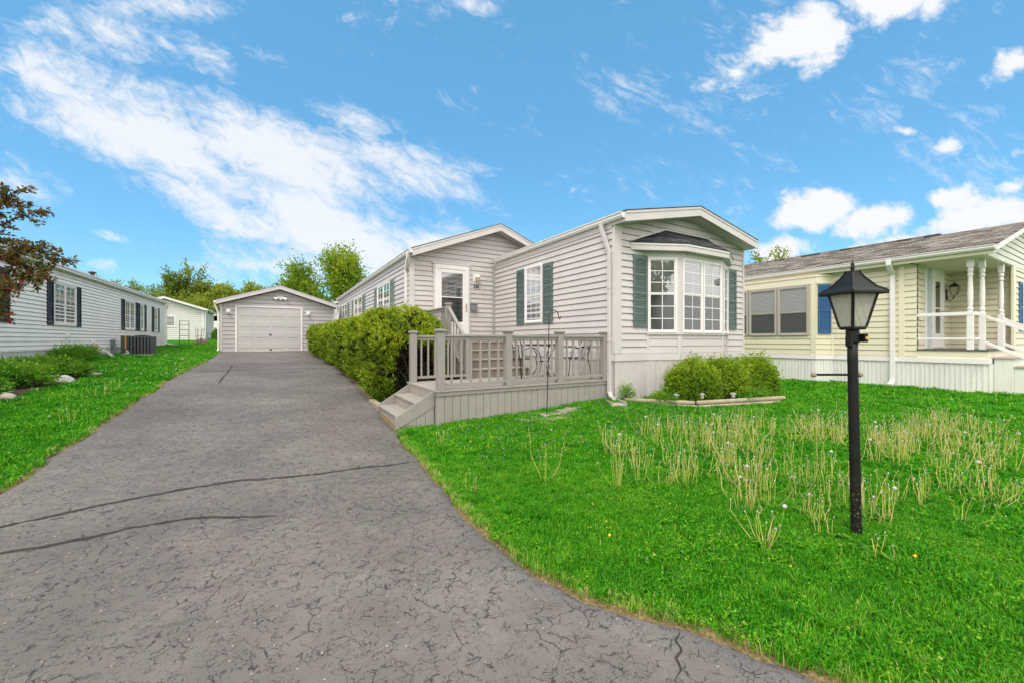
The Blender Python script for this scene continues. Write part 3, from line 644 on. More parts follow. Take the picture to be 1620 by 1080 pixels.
def downspout(parent, pts, mat, r=.036):
    m = MB(); pts = [Vector(p) for p in pts]
    k = len(m.v)
    for i, p in enumerate(pts):
        d = (pts[min(i+1, len(pts)-1)]-pts[max(i-1, 0)]).normalized(); a = Vector((0, 1, 0)) if abs(d.y) < .9 else Vector((1, 0, 0))
        e1 = d.cross(a).normalized(); e2 = d.cross(e1)
        for sx, sy in ((-1, -1), (-.4, -1.05), (.4, -1.05), (1, -1), (1.04, 0), (1, 1), (.4, 1.05), (-.4, 1.05), (-1, 1), (-1.04, 0)): m.v.append(tuple(p+e1*sx*r+e2*sy*r*1.15))
    n = 10
    for i in range(len(pts)-1):
        for j in range(n): a = k+i*n+j; b = k+i*n+(j+1) % n; m.f.append((a, b, b+n, a+n)); m.m.append(0)
    m.f.append(tuple(k+j for j in range(n-1, -1, -1))); m.f.append(tuple(k+(len(pts)-1)*n+j for j in range(n))); m.m += [0, 0]
    return m.build('downspout', mat, parent)
XP, XN, YN = Vector((1, 0, 0)), Vector((-1, 0, 0)), Vector((0, -1, 0)); YP = Vector((0, 1, 0))

# ------------------------------------------------------------------ the grey mobile home
H = thing('mobile_home', 'grey vinyl sided mobile home with green shutters, bay window and porch door', 'house', (8.2, 5.98, -1.22))
FL = frame_((5.95, 0, 0), YP, XN); FF = frame_((0, 5.98, 0), XP, YN); FW = frame_((0, 11.24, 0), XP, YN); FWL = frame_((3.25, 0, 0), YP, XN)
EX = .1385
m = MB(); m.prism([(5.98, 6.01, -1.5), (10.59, 6.01, -1.5), (10.59, 6.01, 2.42), (8.27, 6.01, 2.86), (5.98, 6.01, 2.42)], (0, 21, 0))
siding(m, FF, [(5.95, -.28), (10.6, -.28), (10.6, 2.37), (8.27, 2.83), (5.95, 2.37)], EX)
siding(m, FL, [(6.0, -.28), (11.24, -.28), (11.24, 2.36), (6.0, 2.36)], EX)
m.build('wall', M_grey, H)
m = MB(); m.prism([(3.28, 11.27, -1.4), (8.75, 11.27, -1.4), (8.75, 11.27, 2.42), (6.0, 11.27, 3.45), (3.28, 11.27, 2.42)], (0, 15.5, 0))
siding(m, FW, [(3.25, -.30), (8.75, -.30), (8.75, 2.36), (6.0, 3.42), (3.25, 2.36)], .1435)
siding(m, FWL, [(11.24, -.30), (26.74, -.30), (26.74, 2.36), (11.24, 2.36)], .1435)
m.build('wall', M_grey, H)
gable_roof(H, 5.92, 10.62, 8.27, 2.555, 3.03, 5.63, 27, M_gtrim, M_shroof)
gable_roof(H, 3.215, 8.785, 6.0, 2.55, 3.62, 10.89, 26.9, M_gtrim, M_shroof)
gutter(H, 5.925, -1, 5.66, 11.05, 2.53, M_wtrim); gutter(H, 3.215, -1, 10.9, 26.9, 2.53, M_wtrim)
m = MB(); m.fbox(FL, 5.98, 11.24, .0, .028, 2.30, 2.40); m.fbox(FWL, 11.3, 26.7, 0, .028, 2.28, 2.40); m.build('frieze_board', M_gtrim, H)
# corner posts and bottom band
m = MB(); m.fbox(FF, 5.945, 6.13, 0, .028, -.27, 2.36); m.fbox(FL, 5.95, 6.02, 0, .028, -.27, 2.36); m.build('corner_trim', M_gtrim, H, bevel=.004)
m = MB(); m.fbox(FF, 10.535, 10.61, 0, .028, -.27, 2.36); m.build('corner_trim', M_gtrim, H, bevel=.004)
m = MB(); m.fbox(FW, 3.245, 3.36, 0, .028, -.3, 2.36); m.fbox(FWL, 11.22, 11.30, 0, .028, -.3, 2.36); m.build('corner_trim', M_gtrim, H, bevel=.004)
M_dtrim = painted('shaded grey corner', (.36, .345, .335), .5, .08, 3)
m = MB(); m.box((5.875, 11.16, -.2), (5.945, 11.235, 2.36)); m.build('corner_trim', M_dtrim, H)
BA, BB, BC, BD = [Vector((x, y, 0)) for x, y in ((6.9, 5.98), (7.54, 5.63), (9.10, 5.63), (9.86, 5.98))]
m = MB(); m.fbox(FL, 5.98, 11.24, 0, .026, -.42, -.275)
m.fbox(FF, 5.945, 6.9, 0, .026, -.425, -.275); m.fbox(FF, 9.86, 10.605, 0, .026, -.425, -.275)
bay_fr = []
for a, b in ((BA, BB), (BB, BC), (BC, BD)):
    S = (b-a).normalized(); Nn = Vector((S.y, -S.x, 0)); F = (a, S, Nn); bay_fr.append((F, (b-a).length)); m.fbox(F, 0, (b-a).length, -.02, .022, -.425, -.277)
m.build('bottom_band', M_gtrim, H)
m = MB(); skirting(m, FF, 5.95, 6.9, -1.5, -.42, .105); skirting(m, FF, 9.86, 10.6, -1.5, -.42, .105)
for F, Ln in bay_fr: skirting(m, F, 0, Ln, -1.5, -.42, .105)
skirting(m, FL, 6.0, 11.24, -1.5, -.42, .105); m.build('skirting', M_gskirt, H)
m = MB(); skirting(m, FW, 3.25, 6, -1.4, -.30, .105); skirting(m, FWL, 11.24, 26.7, -1.2, -.30, .105); m.build('skirting', M_gskirt, H)
# bay window
bay = MB(); bay.prism([(p.x, p.y, -1.5) for p in (BA, BB, BC, BD)], (0, 0, 3.48))
for F, Ln in bay_fr: siding(bay, F, [(0, -.28), (Ln, -.28), (Ln, .14), (0, .14)], .15, .012)
bay = bay.build('bay_window', M_grey, H)
for F, Ln in bay_fr:
    for a, b, n in ((-.012, .05, .024), (Ln-.05, Ln+.012, .0235)): m = MB(); m.fbox(F, a, b, .0, n, -.277, .117); m.build('corner_trim', M_gtrim, bay)
for F, Ln in bay_fr: m = MB(); m.fbox(F, 0, Ln, 0, .018, 1.79, 1.96); m.build('head_panel', M_gtrim, bay); m = MB(); m.fbox(F, -.01, Ln+.01, 0, .045, .118, .152); m.build('sill', M_gtrim, bay)
for F, a, b, n in ((bay_fr[0][0], bay_fr[0][1]-.062, bay_fr[0][1]+.012, .026), (bay_fr[1][0], -.012, .058, .0262), (bay_fr[1][0], 1.50, 1.572, .0262), (bay_fr[2][0], -.012, .05, .0258)): m = MB(); m.fbox(F, a, b, 0, n, .153, 1.79); m.build('corner_post', M_gtrim, bay)
def bay_win(F, a, b):
    w = window(H, F, a, b, .156, 1.785, M_wtrim, 1, .52, 2, 3, 'blind', .042); return w
window(H, bay_fr[0][0], .02, bay_fr[0][1]-.068, .156, 1.785, M_wtrim, 1, .52, 2, 3, 'curtain', .042); bay_win(bay_fr[1][0], .064, .765); bay_win(bay_fr[1][0], .79, 1.495); bay_win(bay_fr[2][0], .055, bay_fr[2][1]-.02)
# its little hipped roof
A_, B_, C_, D_ = (6.40, 5.965), (7.56, 5.45), (9.08, 5.45), (10.07, 5.965); R1, R2 = (7.46, 5.975, 2.43), (8.98, 5.975, 2.43)
def loft(d0, d1):
    lo = [(p[0], p[1], d0) for p in (A_, B_, C_, D_)]; return lo
m = MB(); z0, z1 = 1.905, 2.06
lo = [(p[0], p[1], z0) for p in (A_, B_, C_, D_)]; hi = [(p[0], p[1], z1) for p in (A_, B_, C_, D_)]
for i in range(3): m.face([lo[i], lo[i+1], hi[i+1], hi[i]])
m.face(lo[::-1]); m.face([lo[0], hi[0], R1, R2, hi[3], lo[3]])
br = m.build('bay_roof', M_gtrim, bay)
m = MB(); o_ = .012; ht = [(p[0]+dx, p[1]-.02, z1+.004) for p, dx in zip((A_, B_, C_, D_), (-.02, -.01, .01, .02))]; hb = [(x, y, z-.014) for x, y, z in ht]; r1 = (R1[0], R1[1]-.002, R1[2]+.012); r2 = (R2[0], R2[1]-.002, R2[2]+.012)
m.face([ht[0], ht[1], r1]); m.face([ht[1], ht[2], r2, r1]); m.face([ht[2], ht[3], r2])
for i in range(3): m.face([hb[i], hb[i+1], ht[i+1], ht[i]])
m.build('shingles', M_shdark, br)
m = MB()
for (p, q) in (((6.37, 2.075), (7.45, 2.445)), ((7.45, 2.445), (8.99, 2.445)), ((8.99, 2.445), (10.10, 2.075))):
    m.prism([(p[0], 5.925, p[1]), (q[0], 5.925, q[1]), (q[0], 5.925, q[1]+.03), (p[0], 5.925, p[1]+.03)], (0, .04, 0))
m.build('flashing', M_gtrim, br)
m = MB()
for i, (p, q) in enumerate(((A_, B_), (B_, C_), (C_, D_))):
    d = (Vector((*q, 0))-Vector((*p, 0))); S = d.normalized(); F = (Vector((*p, 0)), S, Vector((S.y, -S.x, 0))); m.fbox(F, 0, d.length, .001, .014, 2.015, 2.052)
m.build('drip_edge', M_wtrim, br)
shutter(H, FF, 6.47, 6.885, .275, 1.815, M_green); shutter(H, FF, 9.885, 10.235, .275, 1.81, M_green)
window(H, FL, 8.535, 9.375, .46, 2.0, M_wtrim, 1, .48, 3, 3, 'blind', .05)
shutter(H, FL, 9.425, 9.82, .425, 1.985, M_green); shutter(H, FL, 8.075, 8.495, .425, 1.965, M_green)
M_greyg = painted('grey green shutter', (.22, .265, .25), .5, .12, 4)
for (a, b, c, d) in ((12.985, 13.52, 15.55, 16.05), (17.95, 18.62, 20.92, 21.48), (22.4, 23.04, 25.2, 25.7)):
    window(H, FWL, b+.05, c-.05, .5, 1.985, M_wtrim, 2, .48, 2, 3, 'curtain', .055)
    shutter(H, FWL, a, b, .46, 2.0, M_greyg); shutter(H, FWL, c, d, .46, 2.0, M_greyg)
# door
m = MB(); m.fbox(FW, 3.90, 3.955, .0, .05, .02, 2.27); m.fbox(FW, 5.03, 5.085, 0, .05, .02, 2.235); m.fbox(FW, 3.88, 5.10, 0, .07, 2.235, 2.285)
df = m.build('door_frame', M_gtrim, H, bevel=.004)
m = MB(); m.fbox(FW, 3.957, 5.028, .0, .062, 2.11, 2.232); m.fbox(FW, 3.957, 4.06, 0, .062, .02, 2.11); m.fbox(FW, 4.915, 5.028, 0, .062, .02, 2.11); m.build('jamb', M_wtrim, df, bevel=.005)
m = MB(); dz = .05
for a, b, c, d in ((4.063, 4.165, .05, 2.105), (4.84, 4.912, .05, 2.105), (4.165, 4.84, 2.0, 2.105), (4.165, 4.84, .05, .16), (4.165, 4.84, .44, .54), (4.165, 4.84, 1.262, 1.29)): m.fbox(FW, a, b, .02, .05, c, d)
m.fbox(FW, 4.165, 4.84, .022, .038, .16, .44); m.fbox(FW, 4.24, 4.765, .03, .046, .21, .39)
sdoor = m.build('storm_door', M_wtrim, H, bevel=.005)
m = MB(); q = lambda s, z, n: FW[0]+XP*s+YN*n+Vector((0, 0, z))
m.face([q(4.165, .54, .035), q(4.84, .54, .035), q(4.84, 1.262, .035), q(4.165, 1.262, .035)]); m.build('pane', M_glscr, sdoor)
m = MB(); m.face([q(4.165, 1.29, .035), q(4.84, 1.29, .035), q(4.84, 2.0, .035), q(4.165, 2.0, .035)]); m.build('pane', M_glass, sdoor)
M_idoor = painted('sage inner door', (.26, .28, .27), .5, .08, 3)
m = MB(); m.fbox(FW, 4.13, 4.88, .003, .012, .06, 2.08)
for a, b, c, d in ((4.22, 4.42, .3, .95), (4.56, 4.78, .3, .95), (4.2, 4.3, 1.2, 1.9), (4.7, 4.8, 1.2, 1.9)): m.fbox(FW, a, b, .011, .017, c, d)
idr = m.build('inner_door', M_idoor, H)
m = MB(); m.fbox(FW, 4.36, 4.58, .0115, .014, 1.2, 1.72); fw = m.build('door_window', M_dark, idr)
m = MB()
for i in range(3): m.fbox(FW, 4.36+.073*(i+.0), 4.368+.073*i, .013, .018, 1.2, 1.72)
for i in range(4): m.fbox(FW, 4.36, 4.58, .013, .0178, 1.2+.17*i, 1.208+.17*i)
m.build('muntin', M_idoor, fw)
m = MB(); m.fbox(FW, 4.925, 4.965, .062, .07, .86, 1.10); m.tube([q(4.945, .98, .07), q(4.945, .98, .11), q(4.93, .9, .12)], .011, 8); m.tube([q(4.945, 1.06, .07), q(4.945, 1.06, .088)], .018, 10); m.build('door_handle', M_brass, H)
# lamp, number, plates and box beside the door
m = MB(); m.fbox(FW, 5.19, 5.42, .01, .03, 1.80, 2.02); wl = m.build('wall_lamp', M_wtrim, H, bevel=.008)
m = MB(); m.lathe([(.02, -.05), (.075, -.03), (.08, .03), (.05, .075), (.02, .09)], q(5.305, 1.93, .13), 14); m.build('lamp_shade', M_bulb, wl, True)
m = MB(); m.lathe([(.05, -.08), (.055, -.03), (.04, -.03)], q(5.305, 1.90, .13), 12); m.tube([q(5.305, 1.83, .03), q(5.305, 1.80, .08), q(5.305, 1.83, .13)], .012, 8); m.build('lamp_bracket', M_brass, wl)
text_mesh('633', .125, .006, 'house_number', M_iron, H, FW, 5.29, .026, 1.605, .2)
for s, z in ((5.215, 1.505), (5.49, 1.52)):
    m = MB(); m.fbox(FW, s-.025, s+.025, .012, .03, z-.06, z+.06); pl = m.build('switch_plate', painted('ivory plastic', (.66, .60, .44), .4, .05, 5), H, bevel=.004)
    if s < 5.3: m = MB(); m.fbox(FW, s-.008, s+.012, .03, .036, z+.02, z+.04); m.build('doorbell_button', M_iron, pl)
m = MB(); m.fbox(FW, 5.10, 5.30, .012, .11, .90, 1.11); m.fbox(FW, 5.09, 5.31, .012, .12, 1.085, 1.115); m.build('mailbox', M_metal, H, bevel=.004)
m = MB(); m.fbox(FL, 6.95, 7.1, .01, .05, -.20, -.11); m.build('outlet_cover', M_wtrim, H)
downspout(H, [(5.83, 6.24, 2.43), (5.83, 6.24, 2.34), (5.895, 6.07, 1.80), (5.895, 6.07, -1.05), (5.86, 5.98, -1.13), (5.80, 5.83, -1.16)], M_gtrim, .031)
downspout(H, [(3.13, 11.06, 2.43), (3.13, 11.1, 2.33), (3.19, 11.5, 2.0), (3.2, 11.55, -.2), (3.2, 11.55, -.9)], M_wtrim, .036)
for z in (-.02, 1.05): m = MB(); m.fbox(FL, 6.03, 6.11, .0, .095, z, z+.025); m.build('spout_strap', M_gtrim, H)

# ------------------------------------------------------------------ deck with steps, landing and railings
dz = -.806
M_riser = painted('shaded brown riser', (.215, .18, .15), .65, .12, 4)  # brown of the upper risers, with part of their shade put into the colour
D = thing('wooden_deck', 'taupe composite deck with baluster railing, steps and upper landing by the porch door', 'deck', (4.0, 6.9, -1.36))
m = MB(); n = 17; y0 = 6.11; wdt = (7.78-y0)/12
for i in range(12): m.box((2.17, y0+i*wdt+.003, dz-.028), (5.93, y0+(i+1)*wdt-.003, dz))
m.build('deck_floor', M_deck, D, bevel=.003)
m = MB(); m.box((2.2, 6.13, dz-.09), (5.92, 6.149, dz-.029)); m.box((2.185, 6.15, dz-.09), (2.2, 7.75, dz-.029)); m.build('rim_joist', M_post, D)
m = MB(); x = 2.2; k = 0
while x < 5.92:
    e = min(x+.1405, 5.925); off = rnd.uniform(-.003, .003); m.box((x+.003, 6.150+off, -1.62), (e-.003, 6.172+off, dz-.03)); x = e
y = 6.176
while y < 7.7: e = min(y+.1405, 7.72); m.box((2.202, y+.003, -1.62), (2.222, e-.003, dz-.03)); y = e
m.box((2.23, 6.18, -1.62), (5.9, 6.2, dz-.04), 1); m.build('skirt_boards', [M_deckv, M_dark], D, bevel=.003)
def post(x, y, z0, z1, w=.062, cap=True):
    m = MB(); m.box((x-w, y-w, z0), (x+w, y+w, z1-.05)); p = m.build('post', M_post, D, bevel=.006)
    c = MB(); c.sqloft([(w*1.12, -.055), (w*1.22, -.045), (w*1.34, -.03), (w*1.34, -.012), (w*.9, 0)], (x, y, z1)); c.build('post_cap', M_post, p, bevel=.003); return p
zt = dz+.985
px_ = [2.275, 3.54, 4.69, 5.85]
for i, x in enumerate(px_): post(x, 6.175, dz, zt)
post(2.265, 7.66, dz, zt); post(3.44, 7.70, dz, .13, .058)
def baluster(x, y, z0, z1): m = MB(); m.box((x-.017, y-.017, z0), (x+.017, y+.017, z1)); m.build('baluster', M_post, D, bevel=.003)
def rail_x(x0, x1, y, z, n, zb=.90):
    m = MB(); m.box((x0, y-.045, z+zb-.04), (x1, y+.045, z+zb)); m.box((x0, y-.022, z+zb-.095), (x1, y+.022, z+zb-.041)); m.build('top_rail', M_post, D, bevel=.006)
    m = MB(); m.box((x0, y-.024, z+.055), (x1, y+.024, z+.105)); m.build('bottom_rail', M_post, D, bevel=.004)
    for i in range(n): baluster(x0+(x1-x0)*(i+.75)/(n+.5), y, z+.106, z+zb-.096)
def rail_y(y0, y1, x, z, n, zb=.90):
    m = MB(); m.box((x-.045, y0, z+zb-.04), (x+.045, y1, z+zb)); m.box((x-.022, y0, z+zb-.095), (x+.022, y1, z+zb-.041)); m.build('top_rail', M_post, D, bevel=.006)
    m = MB(); m.box((x-.024, y0, z+.055), (x+.024, y1, z+.105)); m.build('bottom_rail', M_post, D, bevel=.004)
    for i in range(n): baluster(x, y0+(y1-y0)*(i+.75)/(n+.5), z+.106, z+zb-.096)
for a, b, k in zip(px_, px_[1:], (6, 6, 6)): rail_x(a+.063, b-.063, 6.175, dz, k)
rail_x(2.33, 3.38, 7.68, dz, 7)
# steps down to the driveway
for i, (xa, xb, z) in enumerate(((1.60, 1.93, dz-.385), (1.88, 2.21, dz-.193))):
    for (a, b) in ((xa, xa+.155), (xa+.161, xb)):
        m = MB(); m.box((a, 6.26, z-.028), (b, 7.56, z)); m.build('step_tread', M_deck, D, bevel=.003)
    m = MB(); m.box((xa+.022, 6.27, z-.22), (xa+.04, 7.55, z-.029)); m.build('step_riser', M_deck, D)
m = MB(); m.box((2.178, 6.27, dz-.22), (2.19, 7.55, dz-.03)); m.build('step_riser', M_deck, D)
for ya in (6.222, 7.565):
    m = MB(); m.prism([(1.56, ya, -1.20), (2.19, ya, dz-.01), (2.19, ya, dz-.27), (1.56, ya, -1.40)], (0, .03, 0)); m.build('step_stringer', M_post, D, bevel=.003)
m = MB()
for i in range(4):
    xa = 1.60+.148*i; zb_ = -1.40+(.62+.0)*(xa-1.56)*.66; m.prism([(xa+.003, 6.232, -1.62), (xa+.145, 6.232, -1.62), (xa+.145, 6.232, -1.40+.66*(xa+.145-1.56)), (xa+.003, 6.232, -1.40+.66*(xa-1.56))], (0, .018, 0))
m.build('step_skirt', M_deckv, D, bevel=.002)
# stairs to the landing
for i in range(4):
    z = dz+.196*(i+1); ya = 7.75+.28*i; far = 11.2 if i == 3 else ya+.30
    m = MB()
    if i < 3: m.box((3.47, ya-.025, z-.028), (4.98, ya+.128, z)); m.box((3.47, ya+.134, z-.028), (4.98, ya+.285, z)); m.build('step_tread', M_deck, D, bevel=.003)
    else:
        w = (far-ya)/18
        for j in range(18): m.box((3.30, ya-.025+j*w+.003, z-.028), (5.1, ya-.025+(j+1)*w-.003, z))
        m.build('landing_floor', M_deck, D, bevel=.003)
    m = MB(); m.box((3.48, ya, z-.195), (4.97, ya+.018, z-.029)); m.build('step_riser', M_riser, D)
for xx in (3.43, 4.985):
    m = MB(); m.prism([(xx, 7.74, dz), (xx, 8.6, dz), (xx, 8.6, -.05), (xx, 8.5, -.06), (xx, 7.74, dz+.16)], (.035, 0, 0)); m.build('step_stringer', M_deckv, D)
m = MB(); m.box((3.33, 8.62, -1.3), (3.35, 11.2, -.06)); m.box((5.06, 8.62, -1.3), (5.08, 11.2, -.06)); m.build('landing_skirt', M_deckv, D)
post(3.40, 8.72, -.022, .86, .058); post(3.40, 10.2, -.022, .80, .05); rail_y(8.79, 10.14, 3.40, -.022, 9, .80); rail_y(10.26, 11.2, 3.40, -.022, 6, .80)
m = MB(); m.prism([(3.37, 8.66, .70), (3.37, 7.76, .02), (3.37, 7.76, .08), (3.37, 8.66, .76)], (.07, 0, 0)); m.prism([(3.385, 8.66, -.02), (3.385, 7.76, -.70), (3.385, 7.76, -.64), (3.385, 8.66, .04)], (.04, 0, 0)); m.build('hand_rail', M_post, D, bevel=.005)
for i in range(5):
    y = 7.88+.17*i; b = (y-7.76)*.755; baluster(3.405, y, -.65+b, .03+b)

# pots on the landing are hidden; patio set on the deck
def chair(label, loc, rz):
    r = thing('patio_chair', label, 'chair', (0, 0, 0), 'black iron patio chairs on the deck')
    t = lambda *p, rd=.009: tubes.tube([Vector(x) for x in p], rd, 7)
    tubes = MB()
    for s in (-1, 1):
        l = MB(); l.tube([(s*.21, .22, .43), (s*.235, .25, .2), (s*.22, .27, 0)], .010, 7); l.build('leg', M_iron, r)
        l = MB(); l.tube([(s*.20, -.20, .43), (s*.23, -.24, .22), (s*.24, -.27, 0)], .010, 7); l.build('leg', M_iron, r)
        a = MB(); a.tube([(s*.22, .20, .43), (s*.25, .22, .56), (s*.25, .16, .645), (s*.25, -.05, .655), (s*.24, -.22, .62)], .010, 7); a.build('armrest', M_iron, r)
    b = MB(); b.tube([(-.20, -.20, .43), (-.225, -.25, .70), (-.19, -.29, .84), (-.08, -.31, .90), (.08, -.31, .90), (.19, -.29, .84), (.225, -.25, .70), (.20, -.20, .43)], .011, 8)
    for i in range(5): x = -.13+.065*i; b.tube([(x, -.21, .45), (x*1.15, -.26, .68), (x*.9, -.31, .895-.06*abs(x)/.13*.5)], .006, 6)
    b.tube([(-.22, -.245, .66), (0, -.262, .66), (.22, -.245, .66)], .007, 6); b.build('backrest', M_iron, r)
    s_ = MB(); s_.lathe([(.215, 0), (.23, .006), (.23, .014), (.215, .02)], (0, .01, .425), 20)
    s_.build('seat', M_iron, r)
    r.location = Vector(loc)+Vector((0, 0, E)); r.rotation_euler = (0, 0, rz); return r
chair('black iron patio chair beside the porch steps, left of the round table', (4.30, 6.95, dz), R_(-72))
chair('black iron patio chair in the deck corner against the house wall', (5.52, 6.72, dz), R_(78))
T = thing('patio_table', 'round black iron patio table on the deck between two chairs', 'table', (4.93, 7.05, dz))
m = MB(); m.lathe([(.36, .70), (.385, .705), (.39, .715), (.385, .725), (.30, .726)], (4.93, 7.05, dz), 28); m.build('tabletop', M_iron, T)
for k in range(4):
    a = k*math.pi/2+.5; c_, s_ = math.cos(a), math.sin(a); P = lambda r, z: (4.93+c_*r, 7.05+s_*r, dz+z)
    m = MB(); m.tube([P(.30, .70), P(.16, .50), P(.10, .32), P(.22, .12), P(.33, 0)], .010, 7); m.build('leg', M_iron, T)
m = MB(); m.tube([(4.93+.12*math.cos(t), 7.05+.12*math.sin(t), dz+.36) for t in np.linspace(0, 6.283, 17)], .007, 6); m.build('stretcher', M_iron, T)
# shepherd hook in front of the deck
gh = g1(4.05, 5.66)
m = MB(); arc = [(0, 0, 0)]; base = Vector((4.02, 5.66, gh-.1))
pts = [base, Vector((4.05, 5.66, gh+.75)), Vector((4.075, 5.66, gh+1.72))]
for k in range(1, 10):
    a = math.pi*k/9; pts.append(Vector((4.075+.105*(1-math.cos(a)), 5.66, gh+1.72+.12*math.sin(a))))
pts += [Vector((4.30, 5.66, gh+1.685)), Vector((4.325, 5.66, gh+1.70)), Vector((4.33, 5.66, gh+1.74))]
m.tube(pts, .008, 8); m.tube([(4.035, 5.66, gh+.72), (4.05, 5.66, gh+.86)], .016, 8)
rebase(tag(m.build('shepherd_hook', M_iron, None, True), 'tall thin black shepherd hook stuck in the lawn before the deck', 'garden hook'), (4.05, 5.66, gh))

# ------------------------------------------------------------------ garage
G = thing('garage', 'detached grey sided one car garage at the end of the driveway', 'garage', (.1, 23.9, -.58))
GF = frame_((0, 23.9, 0), XP, YN); GL = frame_((-2.44, 0, 0), YP, XN); GR = frame_((2.68, 0, 0), YP, XP)
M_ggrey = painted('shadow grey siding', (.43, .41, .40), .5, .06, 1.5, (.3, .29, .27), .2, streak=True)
m = MB(); m.prism([(-2.41, 23.94, -1), (2.65, 23.94, -1), (2.65, 23.94, 1.76), (.08, 23.94, 2.6), (-2.41, 23.94, 1.76)], (0, 7, 0))
zg = -.56
for poly in ([(-2.44, zg), (-1.75, zg), (-1.75, 1.66), (-2.44, 1.66)], [(1.04, zg), (2.68, zg), (2.68, 1.66), (1.04, 1.66)], [(-2.44, 1.66), (2.68, 1.66), (2.68, 1.72), (.08, 2.56), (-2.44, 1.72)]): siding(m, GF, poly, .2, .02, zg)
siding(m, GL, [(23.9, zg), (30.9, zg), (30.9, 1.72), (23.9, 1.72)], .2, .02); siding(m, GR, [(23.9, zg), (30.9, zg), (30.9, 1.72), (23.9, 1.72)], .2, .02)
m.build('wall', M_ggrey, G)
gable_roof(G, -2.57, 2.80, .08, 1.93, 2.80, 23.6, 31.1, M_gtrim, M_shroof, .19)
for a, b in ((-2.45, -2.355), (2.60, 2.69)): m = MB(); m.fbox(GF, a, b, 0, .03, zg, 1.74); m.build('corner_trim', M_gtrim, G)
m = MB(); m.fbox(GF, -1.83, -1.755, 0, .045, zg, 1.645); m.fbox(GF, 1.04, 1.115, 0, .045, zg, 1.645); m.fbox(GF, -1.83, 1.115, 0, .0465, 1.645, 1.71); m.build('door_frame', M_wtrim, G, bevel=.004)
m = MB(); m.fbox(GF, -1.754, 1.039, -.02, .012, zg, 1.644)
M_gdoor = painted('garage door paint', (.50, .485, .47), .45, .04, 1.5, (.4, .39, .36), .15, streak=True)
for r in range(4):
    z = zg+.03+r*.53
    for c in range(4):
        x = -1.70+c*.685; m.fbox(GF, x+.05, x+.63, .010, .018, z+.12, z+.40); m.fbox(GF, x+.075, x+.605, .016, .026, z+.145, z+.375)
gd = m.build('garage_door', M_gdoor, G, bevel=.003)
m = MB()
for r in range(1, 4): m.fbox(GF, -1.752, 1.037, .0115, .0135, zg+.03+r*.53-.006, zg+.03+r*.53)
m.build('section_joint', M_dtrim, gd)
m = MB(); m.fbox(GF, -.38, -.30, .012, .035, .24, .31); m.fbox(GF, -.345, -.335, .03, .06, .25, .30); m.build('door_handle', M_iron, gd)
m = MB(); m.fbox(GF, -.37, -.29, .012, .035, zg+.06, zg+.13); m.build('lock', M_iron, gd)
for s in (-2.1, 1.39):
    m = MB(); m.fbox(GF, s-.10, s+.10, .01, .03, 1.28, 1.52); w_ = m.build('wall_lamp', M_wtrim, G, bevel=.006)
    m = MB(); m.lathe([(.03, -.10), (.07, -.09), (.075, .02), (.05, .07), (.02, .09)], GF[0]+XP*s+YN*.12+Vector((0, 0, 1.40)), 12); m.build('lamp_shade', M_bulb, w_, True)
m = MB(); m.fbox(GF, -.03, .25, .01, .04, 2.10, 2.26); fl = m.build('flood_light', M_wtrim, G, bevel=.006)
for s in (-1, 1):
    c = GF[0]+XP*(.11+s*.14)+YN*.10+Vector((0, 0, 2.15)); m = MB(); m.tube([c-XP*s*.08, c, c+XP*s*.08-Vector((0, 0, .03)), c+XP*s*.13-Vector((0, 0, .05))], [.03, .05, .085, .09], 12); m.build('lamp_head', M_bulb, fl, True)
m = MB(); m.fbox(GF, 0.06, .16, .04, .10, 2.06, 2.14); m.build('motion_sensor', M_wtrim, fl, bevel=.01)
gutter(G, -2.57, -1, 23.62, 31, 1.90, M_wtrim); gutter(G, 2.80, 1, 23.62, 31, 1.90, M_wtrim)
downspout(G, [(-2.63, 23.75, 1.82), (-2.63, 23.78, 1.70), (-2.50, 23.86, 1.3), (-2.50, 23.86, -.45), (-2.55, 23.75, -.52)], M_wtrim); downspout(G, [(2.86, 23.75, 1.82), (2.86, 23.78, 1.70), (2.74, 23.86, 1.3), (2.74, 23.86, -.45)], M_wtrim)
m = MB(); m.box((-1.80, 23.72, -.68), (1.12, 23.9, zg+.004)); m.build('door_sill', M_conc, G)

# ------------------------------------------------------------------ white mobile home on the left
LH = thing('mobile_home', 'long white sided mobile home with black shutters beside the left lawn', 'house', (-5.57, 20, -.6))
FX = frame_((-5.57, 0, 0), YP, XP); FB = frame_((0, 29.6, 0), XP, YP)
m = MB(); m.prism([(-5.60, 4, -1.2), (-5.60, 4, 2.1), (-9.6, 4, 3.25), (-13.6, 4, 2.1), (-13.6, 4, -1.2)], (0, 25.6, 0)); siding(m, FX, [(4, -.25), (29.6, -.25), (29.6, 2.08), (4, 2.08)], .108, .022, None, .010); m.build('wall', M_white, LH)
gable_roof(LH, -13.7, -5.44, -9.57, 2.16, 3.35, 3.7, 29.95, M_wtrim, M_shroof, .12)
m = MB(); m.box((-5.438, 3.7, 2.05), (-5.40, 29.95, 2.165)); m.box((-5.40, 3.7, 2.12), (-5.375, 29.95, 2.17)); m.build('fascia', M_wtrim, LH)
m = MB(); m.fbox(FX, 29.5, 29.62, 0, .03, -.3, 2.08); m.build('corner_trim', M_wtrim, LH)
m = MB(); m.fbox(FX, 4, 29.6, .0, .024, -.275, -.245); m.build('bottom_band', M_wtrim, LH)
m = MB(); skirting(m, FX, 4, 29.6, -1.3, -.27, .20, .02, .012); m.build('skirting', painted('grey white skirting', (.52, .55, .54), .5, .07, 3, (.3, .33, .28), .3, streak=True), LH)
